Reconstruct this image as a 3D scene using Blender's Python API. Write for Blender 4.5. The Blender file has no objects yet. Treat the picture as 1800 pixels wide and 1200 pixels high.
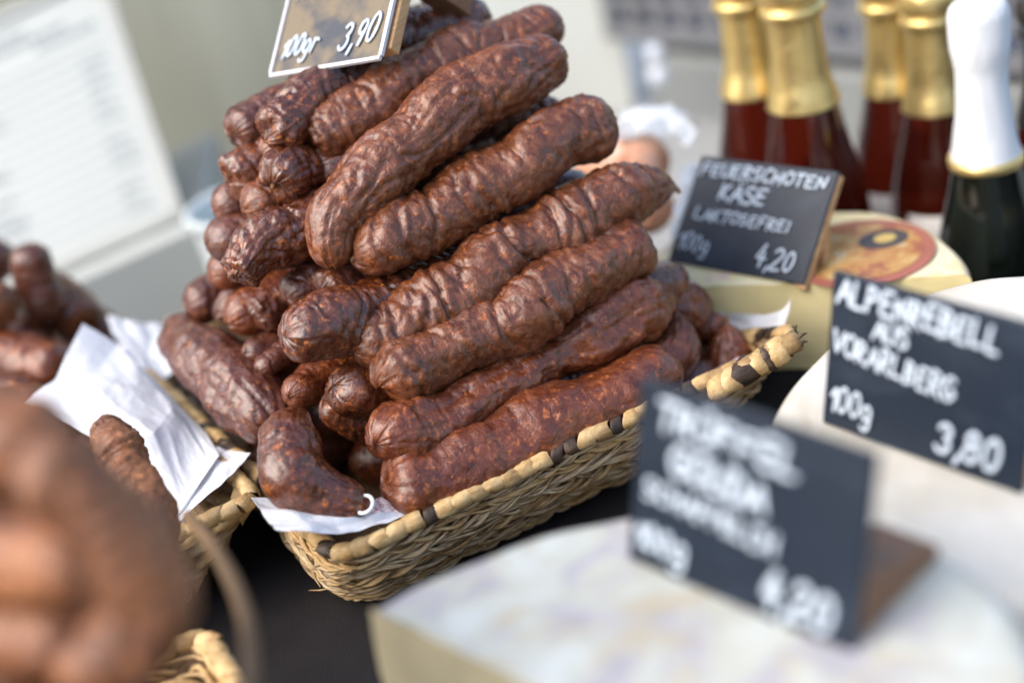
import bpy, math, random
import numpy as np
from mathutils import Matrix, Vector
random.seed(7)
R = math.radians
sc = bpy.context.scene
C = sc.collection

# ------------------------------------------------------------------ camera
FPX, CAMZ = 2500.0, 0.452
PITCH, ROLL = R(28), R(13.5)
f_ = np.array([0, math.cos(PITCH), -math.sin(PITCH)])
r0 = np.array([1.0, 0, 0]); u0 = np.cross(r0, f_)
r_ = math.cos(ROLL) * r0 - math.sin(ROLL) * u0
u_ = math.sin(ROLL) * r0 + math.cos(ROLL) * u0
cam = bpy.data.cameras.new('camera'); camo = bpy.data.objects.new('camera', cam); C.objects.link(camo)
M = Matrix.Identity(4)
for i in range(3):
    M[i][0], M[i][1], M[i][2] = r_[i], u_[i], -f_[i]
M[2][3] = CAMZ
camo.matrix_world = M
cam.sensor_width = 36; cam.lens = 50
cam.clip_start = 0.02; cam.clip_end = 50
cam.dof.use_dof = True; cam.dof.focus_distance = 0.72; cam.dof.aperture_fstop = 2.25
sc.camera = camo

# ------------------------------------------------------------------ world, sun, exposure
SUN_EL, SUN_AZ = R(46), R(-108)          # azimuth measured from +Y clockwise
world = bpy.data.worlds.new('World'); sc.world = world; world.use_nodes = True
wn = world.node_tree
sky = wn.nodes.new('ShaderNodeTexSky'); sky.sky_type = 'NISHITA'; sky.sun_disc = False
sky.sun_elevation = SUN_EL; sky.sun_rotation = SUN_AZ
sky.air_density = 1.0; sky.dust_density = 3.0; sky.ozone_density = 1.0
wn.links.new(sky.outputs[0], wn.nodes['Background'].inputs[0])
wn.nodes['Background'].inputs[1].default_value = 0.13
sun = bpy.data.lights.new('sun', 'SUN'); sun.energy = 1.1; sun.angle = R(60); sun.color = (1, .91, .80)
suno = bpy.data.objects.new('sun', sun); C.objects.link(suno)
sd = Vector((math.sin(SUN_AZ) * math.cos(SUN_EL), math.cos(SUN_AZ) * math.cos(SUN_EL), math.sin(SUN_EL)))
suno.rotation_euler = sd.to_track_quat('Z', 'Y').to_euler()
sc.view_settings.view_transform = 'Standard'; sc.view_settings.look = 'None'
sc.view_settings.exposure = 1.5; sc.view_settings.gamma = 1

# ------------------------------------------------------------------ places
def ray(x, y): return f_ + (x - 900) / FPX * r_ + (600 - y) / FPX * u_
CAM = np.array([0, 0, CAMZ])
def at(x, y, D): return CAM + ray(x, y) * D               # point seen at (x, y), D metres deep
def onz(x, y, z): q = ray(x, y); return CAM + q * ((z - CAMZ) / q[2])
A0 = onz(590, 985, .06)                                   # near left corner of the middle basket's rim
E1 = np.array([.93100652, .36500256, 0.]); E2 = np.array([-E1[1], E1[0], 0.])
EZ = np.array([0, 0, 1.])
def onT(x, y, t):                                         # point on the upright plane t metres behind the near rim
    q = ray(x, y); return CAM + q * ((A0 @ E2 + t - CAM @ E2) / (q @ E2))
def st(s, t, z): return A0 * np.array([1, 1, 0]) + E1 * s + E2 * t + EZ * z

# ------------------------------------------------------------------ noise
_rs = np.random.RandomState(5)
_perm = np.tile(_rs.permutation(256), 3)
_g = _rs.normal(size=(256, 3)); _g /= np.linalg.norm(_g, axis=1)[:, None]
def pnoise(x, y, z):
    xi, yi, zi = np.floor(x).astype(int), np.floor(y).astype(int), np.floor(z).astype(int)
    xf, yf, zf = x - xi, y - yi, z - zi
    xi &= 255; yi &= 255; zi &= 255
    fd = lambda t: t * t * t * (t * (t * 6 - 15) + 10)
    u, v, w = fd(xf), fd(yf), fd(zf)
    def g(a, b, c):
        h = _g[_perm[_perm[_perm[(xi + a) & 255] + ((yi + b) & 255)] + ((zi + c) & 255)]]
        return h[..., 0] * (xf - a) + h[..., 1] * (yf - b) + h[..., 2] * (zf - c)
    L = lambda a, b, t: a + (b - a) * t
    return L(L(L(g(0, 0, 0), g(1, 0, 0), u), L(g(0, 1, 0), g(1, 1, 0), u), v),
             L(L(g(0, 0, 1), g(1, 0, 1), u), L(g(0, 1, 1), g(1, 1, 1), u), v), w) * 1.6

# ------------------------------------------------------------------ object helpers
def finish(o, label=None, cat=None, group=None, kind=None):
    if label: o['label'] = label
    if cat: o['category'] = cat
    if group: o['group'] = group
    if kind: o['kind'] = kind
    return o
def mesh_obj(name, verts, faces, mat, parent=None, smooth=True):
    me = bpy.data.meshes.new(name)
    if isinstance(verts, np.ndarray): verts = verts.tolist()
    me.from_pydata(verts, [], faces)
    if smooth: me.polygons.foreach_set('use_smooth', [True] * len(me.polygons))
    me.materials.append(mat)
    o = bpy.data.objects.new(name, me); C.objects.link(o)
    if parent: o.parent = parent
    return o
def empty(name, loc, label, cat, group=None, rot=None):
    o = bpy.data.objects.new(name, None); C.objects.link(o); o.location = loc
    if rot: o.rotation_euler = rot
    o.empty_display_size = .02
    return finish(o, label, cat, group)
def under(o, parent):
    """parent o keeping world coordinates of its vertices (parent has a plain location/rotation)"""
    o.parent = parent
    o.matrix_parent_inverse = parent_matrix(parent).inverted()
    return o
def parent_matrix(p):
    m = Matrix.LocRotScale(p.location, p.rotation_euler, p.scale)
    return m
def centre_origin(o):
    me = o.data; n = len(me.vertices); co = np.empty(n * 3); me.vertices.foreach_get('co', co); co = co.reshape(-1, 3)
    c = co.mean(0); c[2] = co[:, 2].min(); me.vertices.foreach_set('co', (co - c).ravel()); o.location = c
    return o

def gridfaces(nu, nv, closed_v=True, off=0):
    F = []
    for i in range(nu - 1):
        for j in range(nv if closed_v else nv - 1):
            k = (j + 1) % nv
            F.append((off + i * nv + j, off + i * nv + k, off + (i + 1) * nv + k, off + (i + 1) * nv + j))
    return F
def spline(pts, n):
    P = np.array(pts, float)
    if len(P) == 2:
        return P[0] + (P[1] - P[0]) * np.linspace(0, 1, n)[:, None]
    P = np.vstack([2 * P[0] - P[1], P, 2 * P[-1] - P[-2]])
    d = np.linalg.norm(np.diff(P[:, :3], axis=0), axis=1) ** .5
    t = np.concatenate([[0], np.cumsum(d)])
    out = []
    T = np.linspace(t[1], t[-2], n)
    for tt in T:
        i = min(max(np.searchsorted(t, tt) - 1, 1), len(P) - 3)
        t0, t1, t2, t3 = t[i - 1:i + 3]; p0, p1, p2, p3 = P[i - 1:i + 3]
        a1 = (t1 - tt) / (t1 - t0) * p0 + (tt - t0) / (t1 - t0) * p1
        a2 = (t2 - tt) / (t2 - t1) * p1 + (tt - t1) / (t2 - t1) * p2
        a3 = (t3 - tt) / (t3 - t2) * p2 + (tt - t2) / (t3 - t2) * p3
        b1 = (t2 - tt) / (t2 - t0) * a1 + (tt - t0) / (t2 - t0) * a2
        b2 = (t3 - tt) / (t3 - t1) * a2 + (tt - t1) / (t3 - t1) * a3
        out.append((t2 - tt) / (t2 - t1) * b1 + (tt - t1) / (t2 - t1) * b2)
    return np.array(out)
def frames(P, up=(0, 0, 1)):
    T = np.gradient(P, axis=0); T /= np.linalg.norm(T, axis=1)[:, None] + 1e-12
    N = np.empty_like(P); n = np.array(up, float)
    if abs(n @ T[0]) > .95: n = np.array([1., 0, 0])
    for i in range(len(P)):
        n = n - (n @ T[i]) * T[i]; n /= np.linalg.norm(n); N[i] = n
    return T, N, np.cross(T, N)
def tube(pts, rad, seg=6, n=None, cap=True):
    P = spline(pts, n) if n else np.array(pts, float)
    T, N, B = frames(P)
    rad = np.full(len(P), rad) if np.isscalar(rad) else np.interp(np.linspace(0, 1, len(P)), np.linspace(0, 1, len(rad)), rad)
    th = np.arange(seg) * 2 * math.pi / seg
    V = P[:, None] + rad[:, None, None] * (N[:, None] * np.cos(th)[None, :, None] + B[:, None] * np.sin(th)[None, :, None])
    F = gridfaces(len(P), seg)
    V = V.reshape(-1, 3)
    if cap:
        F.append(tuple(range(seg))[::-1]); F.append(tuple(range(len(V) - seg, len(V))))
    return V, F
class MB:
    def __init__(s): s.v = []; s.f = []; s.n = 0
    def add(s, V, F):
        V = np.array(V, float); s.v.append(V); s.f += [tuple(i + s.n for i in q) for q in F]; s.n += len(V); return s
    def box(s, c, ex, ey, ez):                     # half vectors
        c, ex, ey, ez = map(lambda a: np.array(a, float), (c, ex, ey, ez))
        V = [c + a * ex + b * ey + d * ez for d in (-1, 1) for b in (-1, 1) for a in (-1, 1)]
        return s.add(V, [(0, 2, 3, 1), (4, 5, 7, 6), (0, 1, 5, 4), (2, 6, 7, 3), (0, 4, 6, 2), (1, 3, 7, 5)])
    def build(s, name, mat, parent=None, smooth=True):
        return mesh_obj(name, np.vstack(s.v), s.f, mat, parent, smooth)
def bevel(o, w, seg=2):
    m = o.modifiers.new('bevel', 'BEVEL'); m.width = w; m.segments = seg; m.limit_method = 'ANGLE'; m.angle_limit = R(35); return o

# ------------------------------------------------------------------ materials
class NT:
    def __init__(s, name):
        s.m = bpy.data.materials.new(name); s.m.use_nodes = True; s.t = s.m.node_tree; s.b = s.t.nodes['Principled BSDF']
        s.out = s.t.nodes['Material Output']; s._co = {}
    def n(s, ty, **kw):
        x = s.t.nodes.new(ty)
        for k, v in kw.items(): setattr(x, k, v)
        return x
    def l(s, a, b): s.t.links.new(a, b)
    def coord(s, kind='Object'):
        if kind not in s._co:
            tc = s.n('ShaderNodeTexCoord'); oi = s.n('ShaderNodeObjectInfo')
            m = s.n('ShaderNodeMath', operation='MULTIPLY'); m.inputs[1].default_value = 7.3; s.l(oi.outputs['Random'], m.inputs[0])
            a = s.n('ShaderNodeVectorMath', operation='ADD'); s.l(tc.outputs[kind], a.inputs[0]); s.l(m.outputs[0], a.inputs[1])
            s._co[kind] = a.outputs[0]; s.rand = oi.outputs['Random']
        return s._co[kind]
    def noise(s, scale, detail=3, rough=.55, dist=0, stretch=None, vec=None):
        x = s.n('ShaderNodeTexNoise'); x.inputs['Scale'].default_value = scale; x.inputs['Detail'].default_value = detail
        x.inputs['Roughness'].default_value = rough; x.inputs['Distortion'].default_value = dist
        v = vec or s.coord()
        if stretch:
            mp = s.n('ShaderNodeMapping'); mp.inputs['Scale'].default_value = stretch; s.l(v, mp.inputs[0]); v = mp.outputs[0]
        s.l(v, x.inputs['Vector']); return x.outputs['Fac']
    def ramp(s, fac, stops):
        x = s.n('ShaderNodeValToRGB'); s.l(fac, x.inputs[0]); e = x.color_ramp.elements
        while len(e) < len(stops): e.new(.5)
        for q, (p, c) in zip(e, stops):
            q.position = p; q.color = (*c, 1) if len(c) == 3 else c
        return x.outputs[0]
    def mix(s, fac, a, b, mode='MIX'):
        x = s.n('ShaderNodeMix', data_type='RGBA', blend_type=mode)
        if isinstance(fac, float): x.inputs[0].default_value = fac
        else: s.l(fac, x.inputs[0])
        for sock, v in ((x.inputs[6], a), (x.inputs[7], b)):
            if isinstance(v, tuple): sock.default_value = (*v, 1)
            else: s.l(v, sock)
        return x.outputs[2]
    def col(s, c):
        if isinstance(c, tuple): s.b.inputs['Base Color'].default_value = (*c, 1)
        else: s.l(c, s.b.inputs['Base Color'])
        return s
    def set(s, **kw):
        for k, v in kw.items():
            i = s.b.inputs[k.replace('_', ' ')]
            if hasattr(v, 'is_output') or isinstance(v, bpy.types.NodeSocket): s.l(v, i)
            else: i.default_value = v
        return s
    def bump(s, h, dist, strength=1.0, prev=None):
        x = s.n('ShaderNodeBump'); x.inputs['Distance'].default_value = dist; x.inputs['Strength'].default_value = strength
        s.l(h, x.inputs['Height'])
        if prev: s.l(prev, x.inputs['Normal'])
        s.l(x.outputs[0], s.b.inputs['Normal']); return x.outputs[0]

def sausage_mat(name, base=(.098, .026, .015), dark=(.035, .009, .006), pale=(.20, .095, .070), fleck=(.50, .165, .035), rough=(.33, .6), wet=.0, bigs=55, bigc=((.72, .60, .58), (1.25, 1.2, 1.2))):
    m = NT(name)
    big = m.noise(bigs, 3, .6); mid = m.noise(190, 4, .62, .6); fine = m.noise(620, 3, .6); fl = m.noise(270, 3, .6, .2)
    c = m.ramp(mid, [(.26, dark), (.47, base), (.76, pale)])
    c2 = m.ramp(big, [(.36, bigc[0]), (.62, bigc[1])])
    c = m.mix(.8, c, c2, 'MULTIPLY')
    fm = m.ramp(fl, [(.56, (0, 0, 0)), (.70, (1, 1, 1))])
    sep = m.n('ShaderNodeMath', operation='MULTIPLY'); m.l(fm, sep.inputs[0])
    pm = m.ramp(m.noise(90, 2), [(.36, (.15, .15, .15)), (.60, (.85, .85, .85))]); m.l(pm, sep.inputs[1])
    c = m.mix(sep.outputs[0], c, fleck)
    m.col(c)
    rg = m.n('ShaderNodeMapRange'); m.l(mid, rg.inputs[0]); rg.inputs[1].default_value = .3; rg.inputs[2].default_value = .7
    rg.inputs[3].default_value = rough[0]; rg.inputs[4].default_value = rough[1]
    m.set(Roughness=rg.outputs[0], Specular_IOR_Level=.5, Coat_Weight=wet, Coat_Roughness=.26)
    b1 = m.bump(mid, .0014, .9); m.bump(fine, .00035, .8, b1)
    return m.m
SK = dict(
    dry=sausage_mat('dry_sausage_skin', base=(.126, .037, .0115), dark=(.044, .0105, .004), pale=(.195, .078, .034), fleck=(.42, .12, .025), rough=(.28, .46), wet=.38),
    glossy=sausage_mat('glossy_sausage_skin', base=(.090, .022, .0065), dark=(.028, .0065, .0025), pale=(.15, .050, .022), fleck=(.50, .15, .025), rough=(.20, .36), wet=.6),
    red=sausage_mat('red_sausage_skin', base=(.132, .032, .009), dark=(.052, .011, .004), pale=(.195, .066, .027), fleck=(.50, .15, .03), rough=(.25, .42), wet=.4),
    purple=sausage_mat('purple_sausage_skin', base=(.086, .024, .012), dark=(.032, .009, .005), pale=(.135, .050, .032), fleck=(.34, .12, .03), rough=(.24, .40), wet=.45),
    brown=sausage_mat('brown_sausage_skin', base=(.205, .080, .030), dark=(.075, .025, .010), pale=(.30, .140, .072), fleck=(.60, .22, .05), rough=(.42, .6), wet=.1, bigs=22, bigc=((.42, .32, .30), (1.4, 1.35, 1.3))))

def straw_mat(name, a, b, d):
    m = NT(name)
    n1 = m.noise(60, 4, .65, stretch=(1, 1, 3)); n2 = m.noise(420, 3, .6)
    c = m.ramp(n1, [(.30, d), (.45, a), (.68, b)])
    v = m.n('ShaderNodeMapRange'); m.coord(); m.l(m.rand, v.inputs[0]); v.inputs[3].default_value = .7; v.inputs[4].default_value = 1.15
    hs = m.n('ShaderNodeHueSaturation'); m.l(v.outputs[0], hs.inputs['Value']); m.l(c, hs.inputs['Color'])
    m.col(hs.outputs[0]).set(Roughness=.55)
    m.bump(n2, .0006, .8)
    return m.m
STRAW = straw_mat('dried_straw', (.44, .31, .165), (.68, .55, .35), (.15, .085, .04))
STRAW2 = straw_mat('golden_straw', (.46, .29, .115), (.68, .50, .25), (.24, .13, .05))
STRAWD = straw_mat('blackened_straw', (.045, .028, .018), (.10, .06, .032), (.014, .010, .008))
def simple(name, c, rough=.5, var=None, scale=20, bump=0, **kw):
    m = NT(name)
    n1 = m.noise(scale, 4, .6)
    lo = tuple(x * (1 - (var or .12)) for x in c); hi = tuple(min(1, x * (1 + (var or .12))) for x in c)
    m.col(m.ramp(n1, [(.3, lo), (.7, hi)])).set(Roughness=rough, **kw)
    if bump: m.bump(m.noise(scale * 6, 3), bump)
    return m.m
PAPER = simple('white_greaseproof_paper', (.84, .86, .89), .55, .04, 30, .0003, Transmission_Weight=0.0, Subsurface_Weight=.0)
def paper_mat():
    m = NT('translucent_paper'); m.col((.86, .88, .91)).set(Roughness=.5)
    tr = m.n('ShaderNodeBsdfTranslucent'); tr.inputs[0].default_value = (.85, .87, .9, 1)
    mx = m.n('ShaderNodeMixShader'); mx.inputs[0].default_value = .3
    m.l(m.b.outputs[0], mx.inputs[1]); m.l(tr.outputs[0], mx.inputs[2]); m.l(mx.outputs[0], m.out.inputs[0])
    m.bump(m.noise(160, 3), .0006)
    return m.m
PAPER = paper_mat()
def printed_mat():
    m = NT('pink_printed_paper'); n1 = m.noise(900, 1); n2 = m.noise(120, 2)
    c = m.mix(m.ramp(n1, [(.5, (0, 0, 0)), (.56, (1, 1, 1))]), (.82, .72, .72), (.62, .22, .22))
    m.col(m.mix(m.ramp(n2, [(.45, (0, 0, 0)), (.6, (1, 1, 1))]), c, (.78, .68, .70))).set(Roughness=.45); return m.m
PRINT = printed_mat()
CLOTH = NT('black_table_cloth'); CLOTH.col(CLOTH.ramp(CLOTH.noise(14, 4), [(.35, (.010, .009, .010)), (.7, (.022, .020, .022))])).set(Roughness=.85, Specular_IOR_Level=.25); CLOTH.bump(CLOTH.noise(700, 2), .0004); CLOTH = CLOTH.m
SLATE = NT('slate_board'); SLATE.col(SLATE.ramp(SLATE.noise(25, 4, .6), [(.35, (.008, .013, .022)), (.7, (.016, .025, .040))])).set(Roughness=.42, Specular_IOR_Level=.32); SLATE.col(SLATE.mix(SLATE.ramp(SLATE.noise(18, 5, .7, .8, stretch=(1, 1, 2.2)), [(.50, (0, 0, 0)), (.78, (1, 1, 1))]), (.007, .014, .027), (.024, .036, .056))); SLATE.bump(SLATE.noise(300, 3), .0002); SLATE = SLATE.m
CHALK = simple('chalk_marker', (.56, .64, .72), .6, .05, 200)
def wood_mat(name, a, b):
    m = NT(name); n1 = m.noise(30, 4, .6, .8, stretch=(1, 1, 9)); m.col(m.ramp(n1, [(.3, a), (.7, b)])).set(Roughness=.5); m.bump(n1, .0004); return m.m
WOOD = wood_mat('light_wood', (.42, .22, .09), (.62, .38, .18))
WOODD = wood_mat('brown_wood', (.16, .075, .035), (.26, .13, .065))

# ------------------------------------------------------------------ the setting
# table: black cloth over a slab whose back edge is cut at an angle
tp = [(-1.3, -.5), (1.2, -.5), (1.2, .30), (.42, .56), (.272, .715), (.17, .865), (.05, .93), (-.6, 1.0), (-1.3, 1.02)]
n = len(tp)
V = [(x, y, 0) for x, y in tp] + [(x, y, -.06) for x, y in tp]
F = [tuple(range(n)), tuple(range(2 * n - 1, n - 1, -1))] + [(i, i + n, (i + 1) % n + n, (i + 1) % n) for i in range(n)]
finish(mesh_obj('table', V, F, CLOTH, smooth=False), 'black cloth covered market table under the baskets', kind='structure')
MB().box((0.2, 1.6, -.075), (1.6, 1.1, 0), (-0, .0001, 0), (0, 0, .01))
sh = MB(); sh.box((.2, 1.3, -.0615), (1.8, 0, 0), (0, .62, 0), (0, 0, .0085)); 
SHELF = simple('grey_shelf', (.30, .31, .31), .5, .08, 4)
finish(sh.build('shelf', SHELF, smooth=False), 'grey shelf behind the table', kind='structure').location.z = -.004 - .03
# back wall: two panels side by side
def streak(name, a, b, sx):
    m = NT(name); m.col(m.ramp(m.noise(3, 3, .5, stretch=(sx, 1, .25)), [(.32, a), (.68, b)])).set(Roughness=.6); return m.m
WALLA = streak('grey_beige_panel', (.30, .305, .23), (.44, .435, .35), 4)
WALLB = streak('cream_panel', (.70, .70, .60), (.82, .82, .74), 2)
b = MB(); b.box((-.80, 1.50, .1), (.78, -.0, 0), (0, .02, 0), (0, 0, .75)); finish(b.build('wall', WALLA, smooth=False), 'greyish stall back wall', kind='structure')
b = MB(); b.box((.085, 1.497, .1), (.105, 0, 0), (0, .02, 0), (0, 0, .75)); finish(b.build('back_wall', WALLB, smooth=False), 'cream stall back wall', kind='structure')

TIP = simple('dried_casing', (.30, .15, .07), .4, .3, 300, .0006)

# ------------------------------------------------------------------ sausages
def sausage(label, pts, rpx,  skin='dry', caps=('round', 'round'), seed=0, res=1.0, wrinkle=1.0, lump=1.0, flat=(1, 1), group=None, ridge=0.0, name='sausage', hollow=None, tip=0):
    """pts: list of 3-D points along the middle line; rpx: radii in metres"""
    P = np.array(pts, float)
    L = np.linalg.norm(np.diff(P, axis=0), axis=1).sum()
    rm = float(np.mean(rpx))
    base = spline(P, 200); rb = np.interp(np.linspace(0, 1, 200), np.linspace(0, 1, len(rpx)), rpx)
    if len(P) > 2 and L > 5 * rm:                   # slight sag and waver of the middle line
        q = np.linspace(0, L / rm, 200); e_ = np.sin(np.linspace(0, math.pi, 200)) ** .5
        for ax_ in range(3): base[:, ax_] += e_ * rm * (.10 * np.sin(q * .9 + seed * 1.7 + ax_ * 2) + .05 * np.sin(q * 2.1 + seed + ax_))
        rb = rb * (1 + .06 * np.sin(q * 1.3 + seed * 2.3) + .04 * np.sin(q * 2.7 + seed))
    ds = np.concatenate([[0], np.cumsum(np.linalg.norm(np.diff(base, axis=0), axis=1))]); L = ds[-1]
    nth = int(84 * res); step = rm * .062 / res
    capk = dict(round=1.0, flat=.42, blunt=.7, pinch=1.55, cone=2.2)
    k0, k1 = capk[caps[0]] * rb[0], capk[caps[1]] * rb[-1]
    if k0 + k1 > L * .95: f = L * .95 / (k0 + k1); k0 *= f; k1 *= f
    def capring(k, kind, r):
        m_ = max(10, int(k * 1.3 / step)); ph = np.linspace(0.02, math.pi / 2, m_)
        if kind in ('pinch', 'cone'):
            s = k * (1 - np.cos(ph)) ** 1.0; rho = np.sin(ph) ** (1.25 if kind == 'pinch' else 1.5)
            rho = np.maximum(rho, .10 * (ph > .03))
        elif kind == 'flat': s = k * (1 - np.cos(ph)); rho = np.sin(ph) ** .75
        else: s = k * (1 - np.cos(ph)); rho = np.sin(ph) ** .92
        return s, rho
    s0, q0 = capring(k0, caps[0], rb[0]); s1, q1 = capring(k1, caps[1], rb[-1])
    nm = max(4, int((L - k0 - k1) / step)); sm = np.linspace(k0, L - k1, nm + 2)[1:-1]
    S = np.concatenate([s0, sm, L - s1[::-1]]); Q = np.concatenate([q0, np.ones(nm), q1[::-1]])
    Cn = np.stack([np.interp(S, ds, base[:, i]) for i in range(3)], 1)
    # a smoothed middle line for steady frames
    T, N, B = frames(Cn + 0)
    Ts = np.stack([np.interp(S, ds, np.gradient(base[:, i], ds)) for i in range(3)], 1); Ts /= np.linalg.norm(Ts, axis=1)[:, None]
    n_ = np.array([0, 0, 1.]);
    if abs(Ts[0] @ n_) > .9: n_ = np.array([1., 0, 0])
    for i in range(len(S)):
        n_ = n_ - (n_ @ Ts[i]) * Ts[i]; n_ /= np.linalg.norm(n_); N[i] = n_
    B = np.cross(Ts, N)
    Rr = np.interp(S, ds, rb)
    th = np.arange(nth) * 2 * math.pi / nth
    SS, TH = np.meshgrid(S / rm, th, indexing='ij')
    cx, cy = np.cos(TH), np.sin(TH); o = seed * 3.71 + 11
    # lumps
    d = lump * (.11 * pnoise(SS * .55 + o, cx * .7 + o, cy * .7) + .05 * pnoise(SS * 1.3 + o, cx * 1.2, cy * 1.2 + o))
    # warped crosswise creases
    wx = SS + .55 * pnoise(SS * .6 + 3 + o, cx * .8, cy * .8 + o)
    mask = np.clip(.55 + 1.1 * pnoise(SS * .35 + o, cx * .9 + 5, cy * .9), .05, 1.25)
    n1 = pnoise(wx * 1.9 + o, cx * .62 + o, cy * .62)
    d -= wrinkle * mask * .055 * np.clip(1 - np.abs(n1) / .22, 0, 1) ** 1.7
    n2 = pnoise(wx * 3.9 + o, cx * 1.3, cy * 1.3 + o)
    d -= wrinkle * mask * .045 * np.clip(1 - np.abs(n2) / .25, 0, 1) ** 1.5
    # separate deep creases running part of the way round
    rc_ = np.random.RandomState(1000 + seed); pos = S[0] / rm + .9
    warp = .16 * pnoise(SS * 1.5 + o, cx * 1.1, cy * 1.1) + .07 * pnoise(SS * 4 + o, cx * 3, cy * 3)
    while pos < L / rm - .8:
        th0 = math.pi / 2 * rc_.uniform(-.4, 1.4); ext = rc_.uniform(1.1, 2.4); tilt, curv = rc_.uniform(-.35, .35), rc_.uniform(-.35, .12)
        da = np.angle(np.exp(1j * (TH - th0))); m_ = np.exp(-(da / ext) ** 4)
        x_ = SS - pos - tilt * np.sin(da) - curv * np.cos(2 * da) - warp; w_ = rc_.uniform(.055, .12)
        d += wrinkle * m_ * rc_.uniform(.25, .8) * (-.15 * np.exp(-(x_ / w_) ** 2) + .055 * np.exp(-((x_ - .24) / .17) ** 2) + .045 * np.exp(-((x_ + .25) / .2) ** 2))
        pos += rc_.choice([.25, .35, .5, .8, 1.2]) * rc_.uniform(.8, 1.2)
    # lengthwise / oblique ridging
    if ridge:
        n4 = pnoise(SS * .7 + cx * .8 + o, cx * 3.0, cy * 3.0 + o)
        d -= ridge * .10 * np.clip(1 - np.abs(n4) / .25, 0, 1) ** 1.4
    for hd in (hollow or ()):                       # broad sunken places: (angle, width, depth, from, to)
        da = np.angle(np.exp(1j * (TH - R(hd[0])))); sl = SS * rm / L
        d -= hd[2] * np.exp(-(da / R(hd[1])) ** 2) / (1 + np.exp(-(sl - hd[3]) * 22)) / (1 + np.exp((sl - hd[4]) * 22)) * (1 + .5 * pnoise(SS * .9, cx + o, cy))
    # small bumps
    d += .030 * pnoise(SS * 3.6 + o, cx * 3.2, cy * 3.2) - .020 * wrinkle * np.clip(1 - np.abs(pnoise(wx * 6.5, cx * 2.6, cy * 2.6 + o)) / .3, 0, 1) + .016 * pnoise(SS * 9 + o, cx * 8, cy * 8 + o)
    d += .010 * np.abs(pnoise(SS * 16, cx * 14 + o, cy * 14))
    # gathered folds near the ends
    for kk, dist_ in ((caps[0], S), (caps[1], L - S)):
        if kk in ('pinch', 'cone'): a, w = .14, 1.5
        elif kk == 'flat': a, w = .06, .8
        else: a, w = .04 + .05 * ((seed * 37) % 10) / 10, .8
        fall = np.exp(-(dist_ / (w * rm)) ** 2)[:, None]
        ff = 1.9 + .7 * (seed % 3); fold = pnoise((cx + .35 * math.sin(seed)) * ff + o, (cy + .3 * math.cos(seed)) * ff + 2, SS * .4)
        d -= a * fall * np.clip(1 - np.abs(fold) / .35, 0, 1) ** 1.2
        if kk == 'flat':    # sunken, crumpled end face
            e = np.clip(1 - dist_ / (.42 * rb[0]), 0, 1)[:, None]
            d += .42 * e * pnoise(cx * 2 * Q[:, None] + o, cy * 2 * Q[:, None], SS * 3)
    rr = Rr[:, None] * (Q[:, None] * (1 + d))
    off = Rr[:, None] * d * (1 - Q[:, None])       # push end caps along the axis too
    sign = np.where(S < L / 2, -1, 1)[:, None]
    V = Cn[:, None] + N[:, None] * (rr * np.cos(TH) * flat[0])[..., None] + B[:, None] * (rr * np.sin(TH) * flat[1])[..., None] + Ts[:, None] * (off * sign)[..., None]
    ns = len(S); V = V.reshape(-1, 3)
    F = gridfaces(ns, nth)
    V = np.vstack([V, V[:nth].mean(0), V[-nth:].mean(0)]); c0, c1 = len(V) - 2, len(V) - 1
    F += [(c0, (j + 1) % nth, j) for j in range(nth)] + [(c1, (ns - 1) * nth + j, (ns - 1) * nth + (j + 1) % nth) for j in range(nth)]
    o = mesh_obj(name, V, F, SK[skin]); centre_origin(o)
    finish(o, label, 'sausage', group)
    for end in ((tip,) if tip in (1, 2) else (1, 2) if tip == 3 else ()):
        p, t = (V[c0], -Ts[0]) if end == 1 else (V[c1], Ts[-1]); rt = np.random.RandomState(seed + end)
        b1_ = rt.randn(3) * .0012
        tv, tf = tube([p - t * .0025, p + t * .0010, p + t * .0028 + b1_, p + t * .0036 + b1_ * 2.6], [.0026, .0013, .0011, .0016], 8, 12)
        tm = mesh_obj('casing_tip', tv - np.array(o.location), tf, TIP, o)
    return o
def pix(pts, rp, ends=('', '')):
    """(x, y, t) points and radii in pixels -> places and metres; a 4-tuple (ds, dt, dz, 'd') is an offset from the point before"""
    W = []; rr = []; rp = [q * (1.12 if q > 40 or len(rp) > 3 else 1.22) if q > 25 else q for q in rp]
    for p, r in zip(pts, rp):
        w = W[-1] + E1 * p[0] + E2 * p[1] + EZ * p[2] if len(p) == 4 else onT(*p)
        W.append(w); rr.append(r * ((w - CAM) @ f_) / FPX if r > 1 else r)
    for i, j in ((0, 1), (-1, -2)):                  # the listed ends are middles of the end caps: grow to the tips
        if i == -1 and ends[1] in ('pinch',) or i == 0 and ends[0] == 'pinch': continue
        d = W[i] - W[j]; W[i] = W[i] + d / np.linalg.norm(d) * rr[i] * (.72 if len(pts[i]) == 3 else 0)
    return W, rr
G1 = 'smoked sausages piled in the middle basket'
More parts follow.
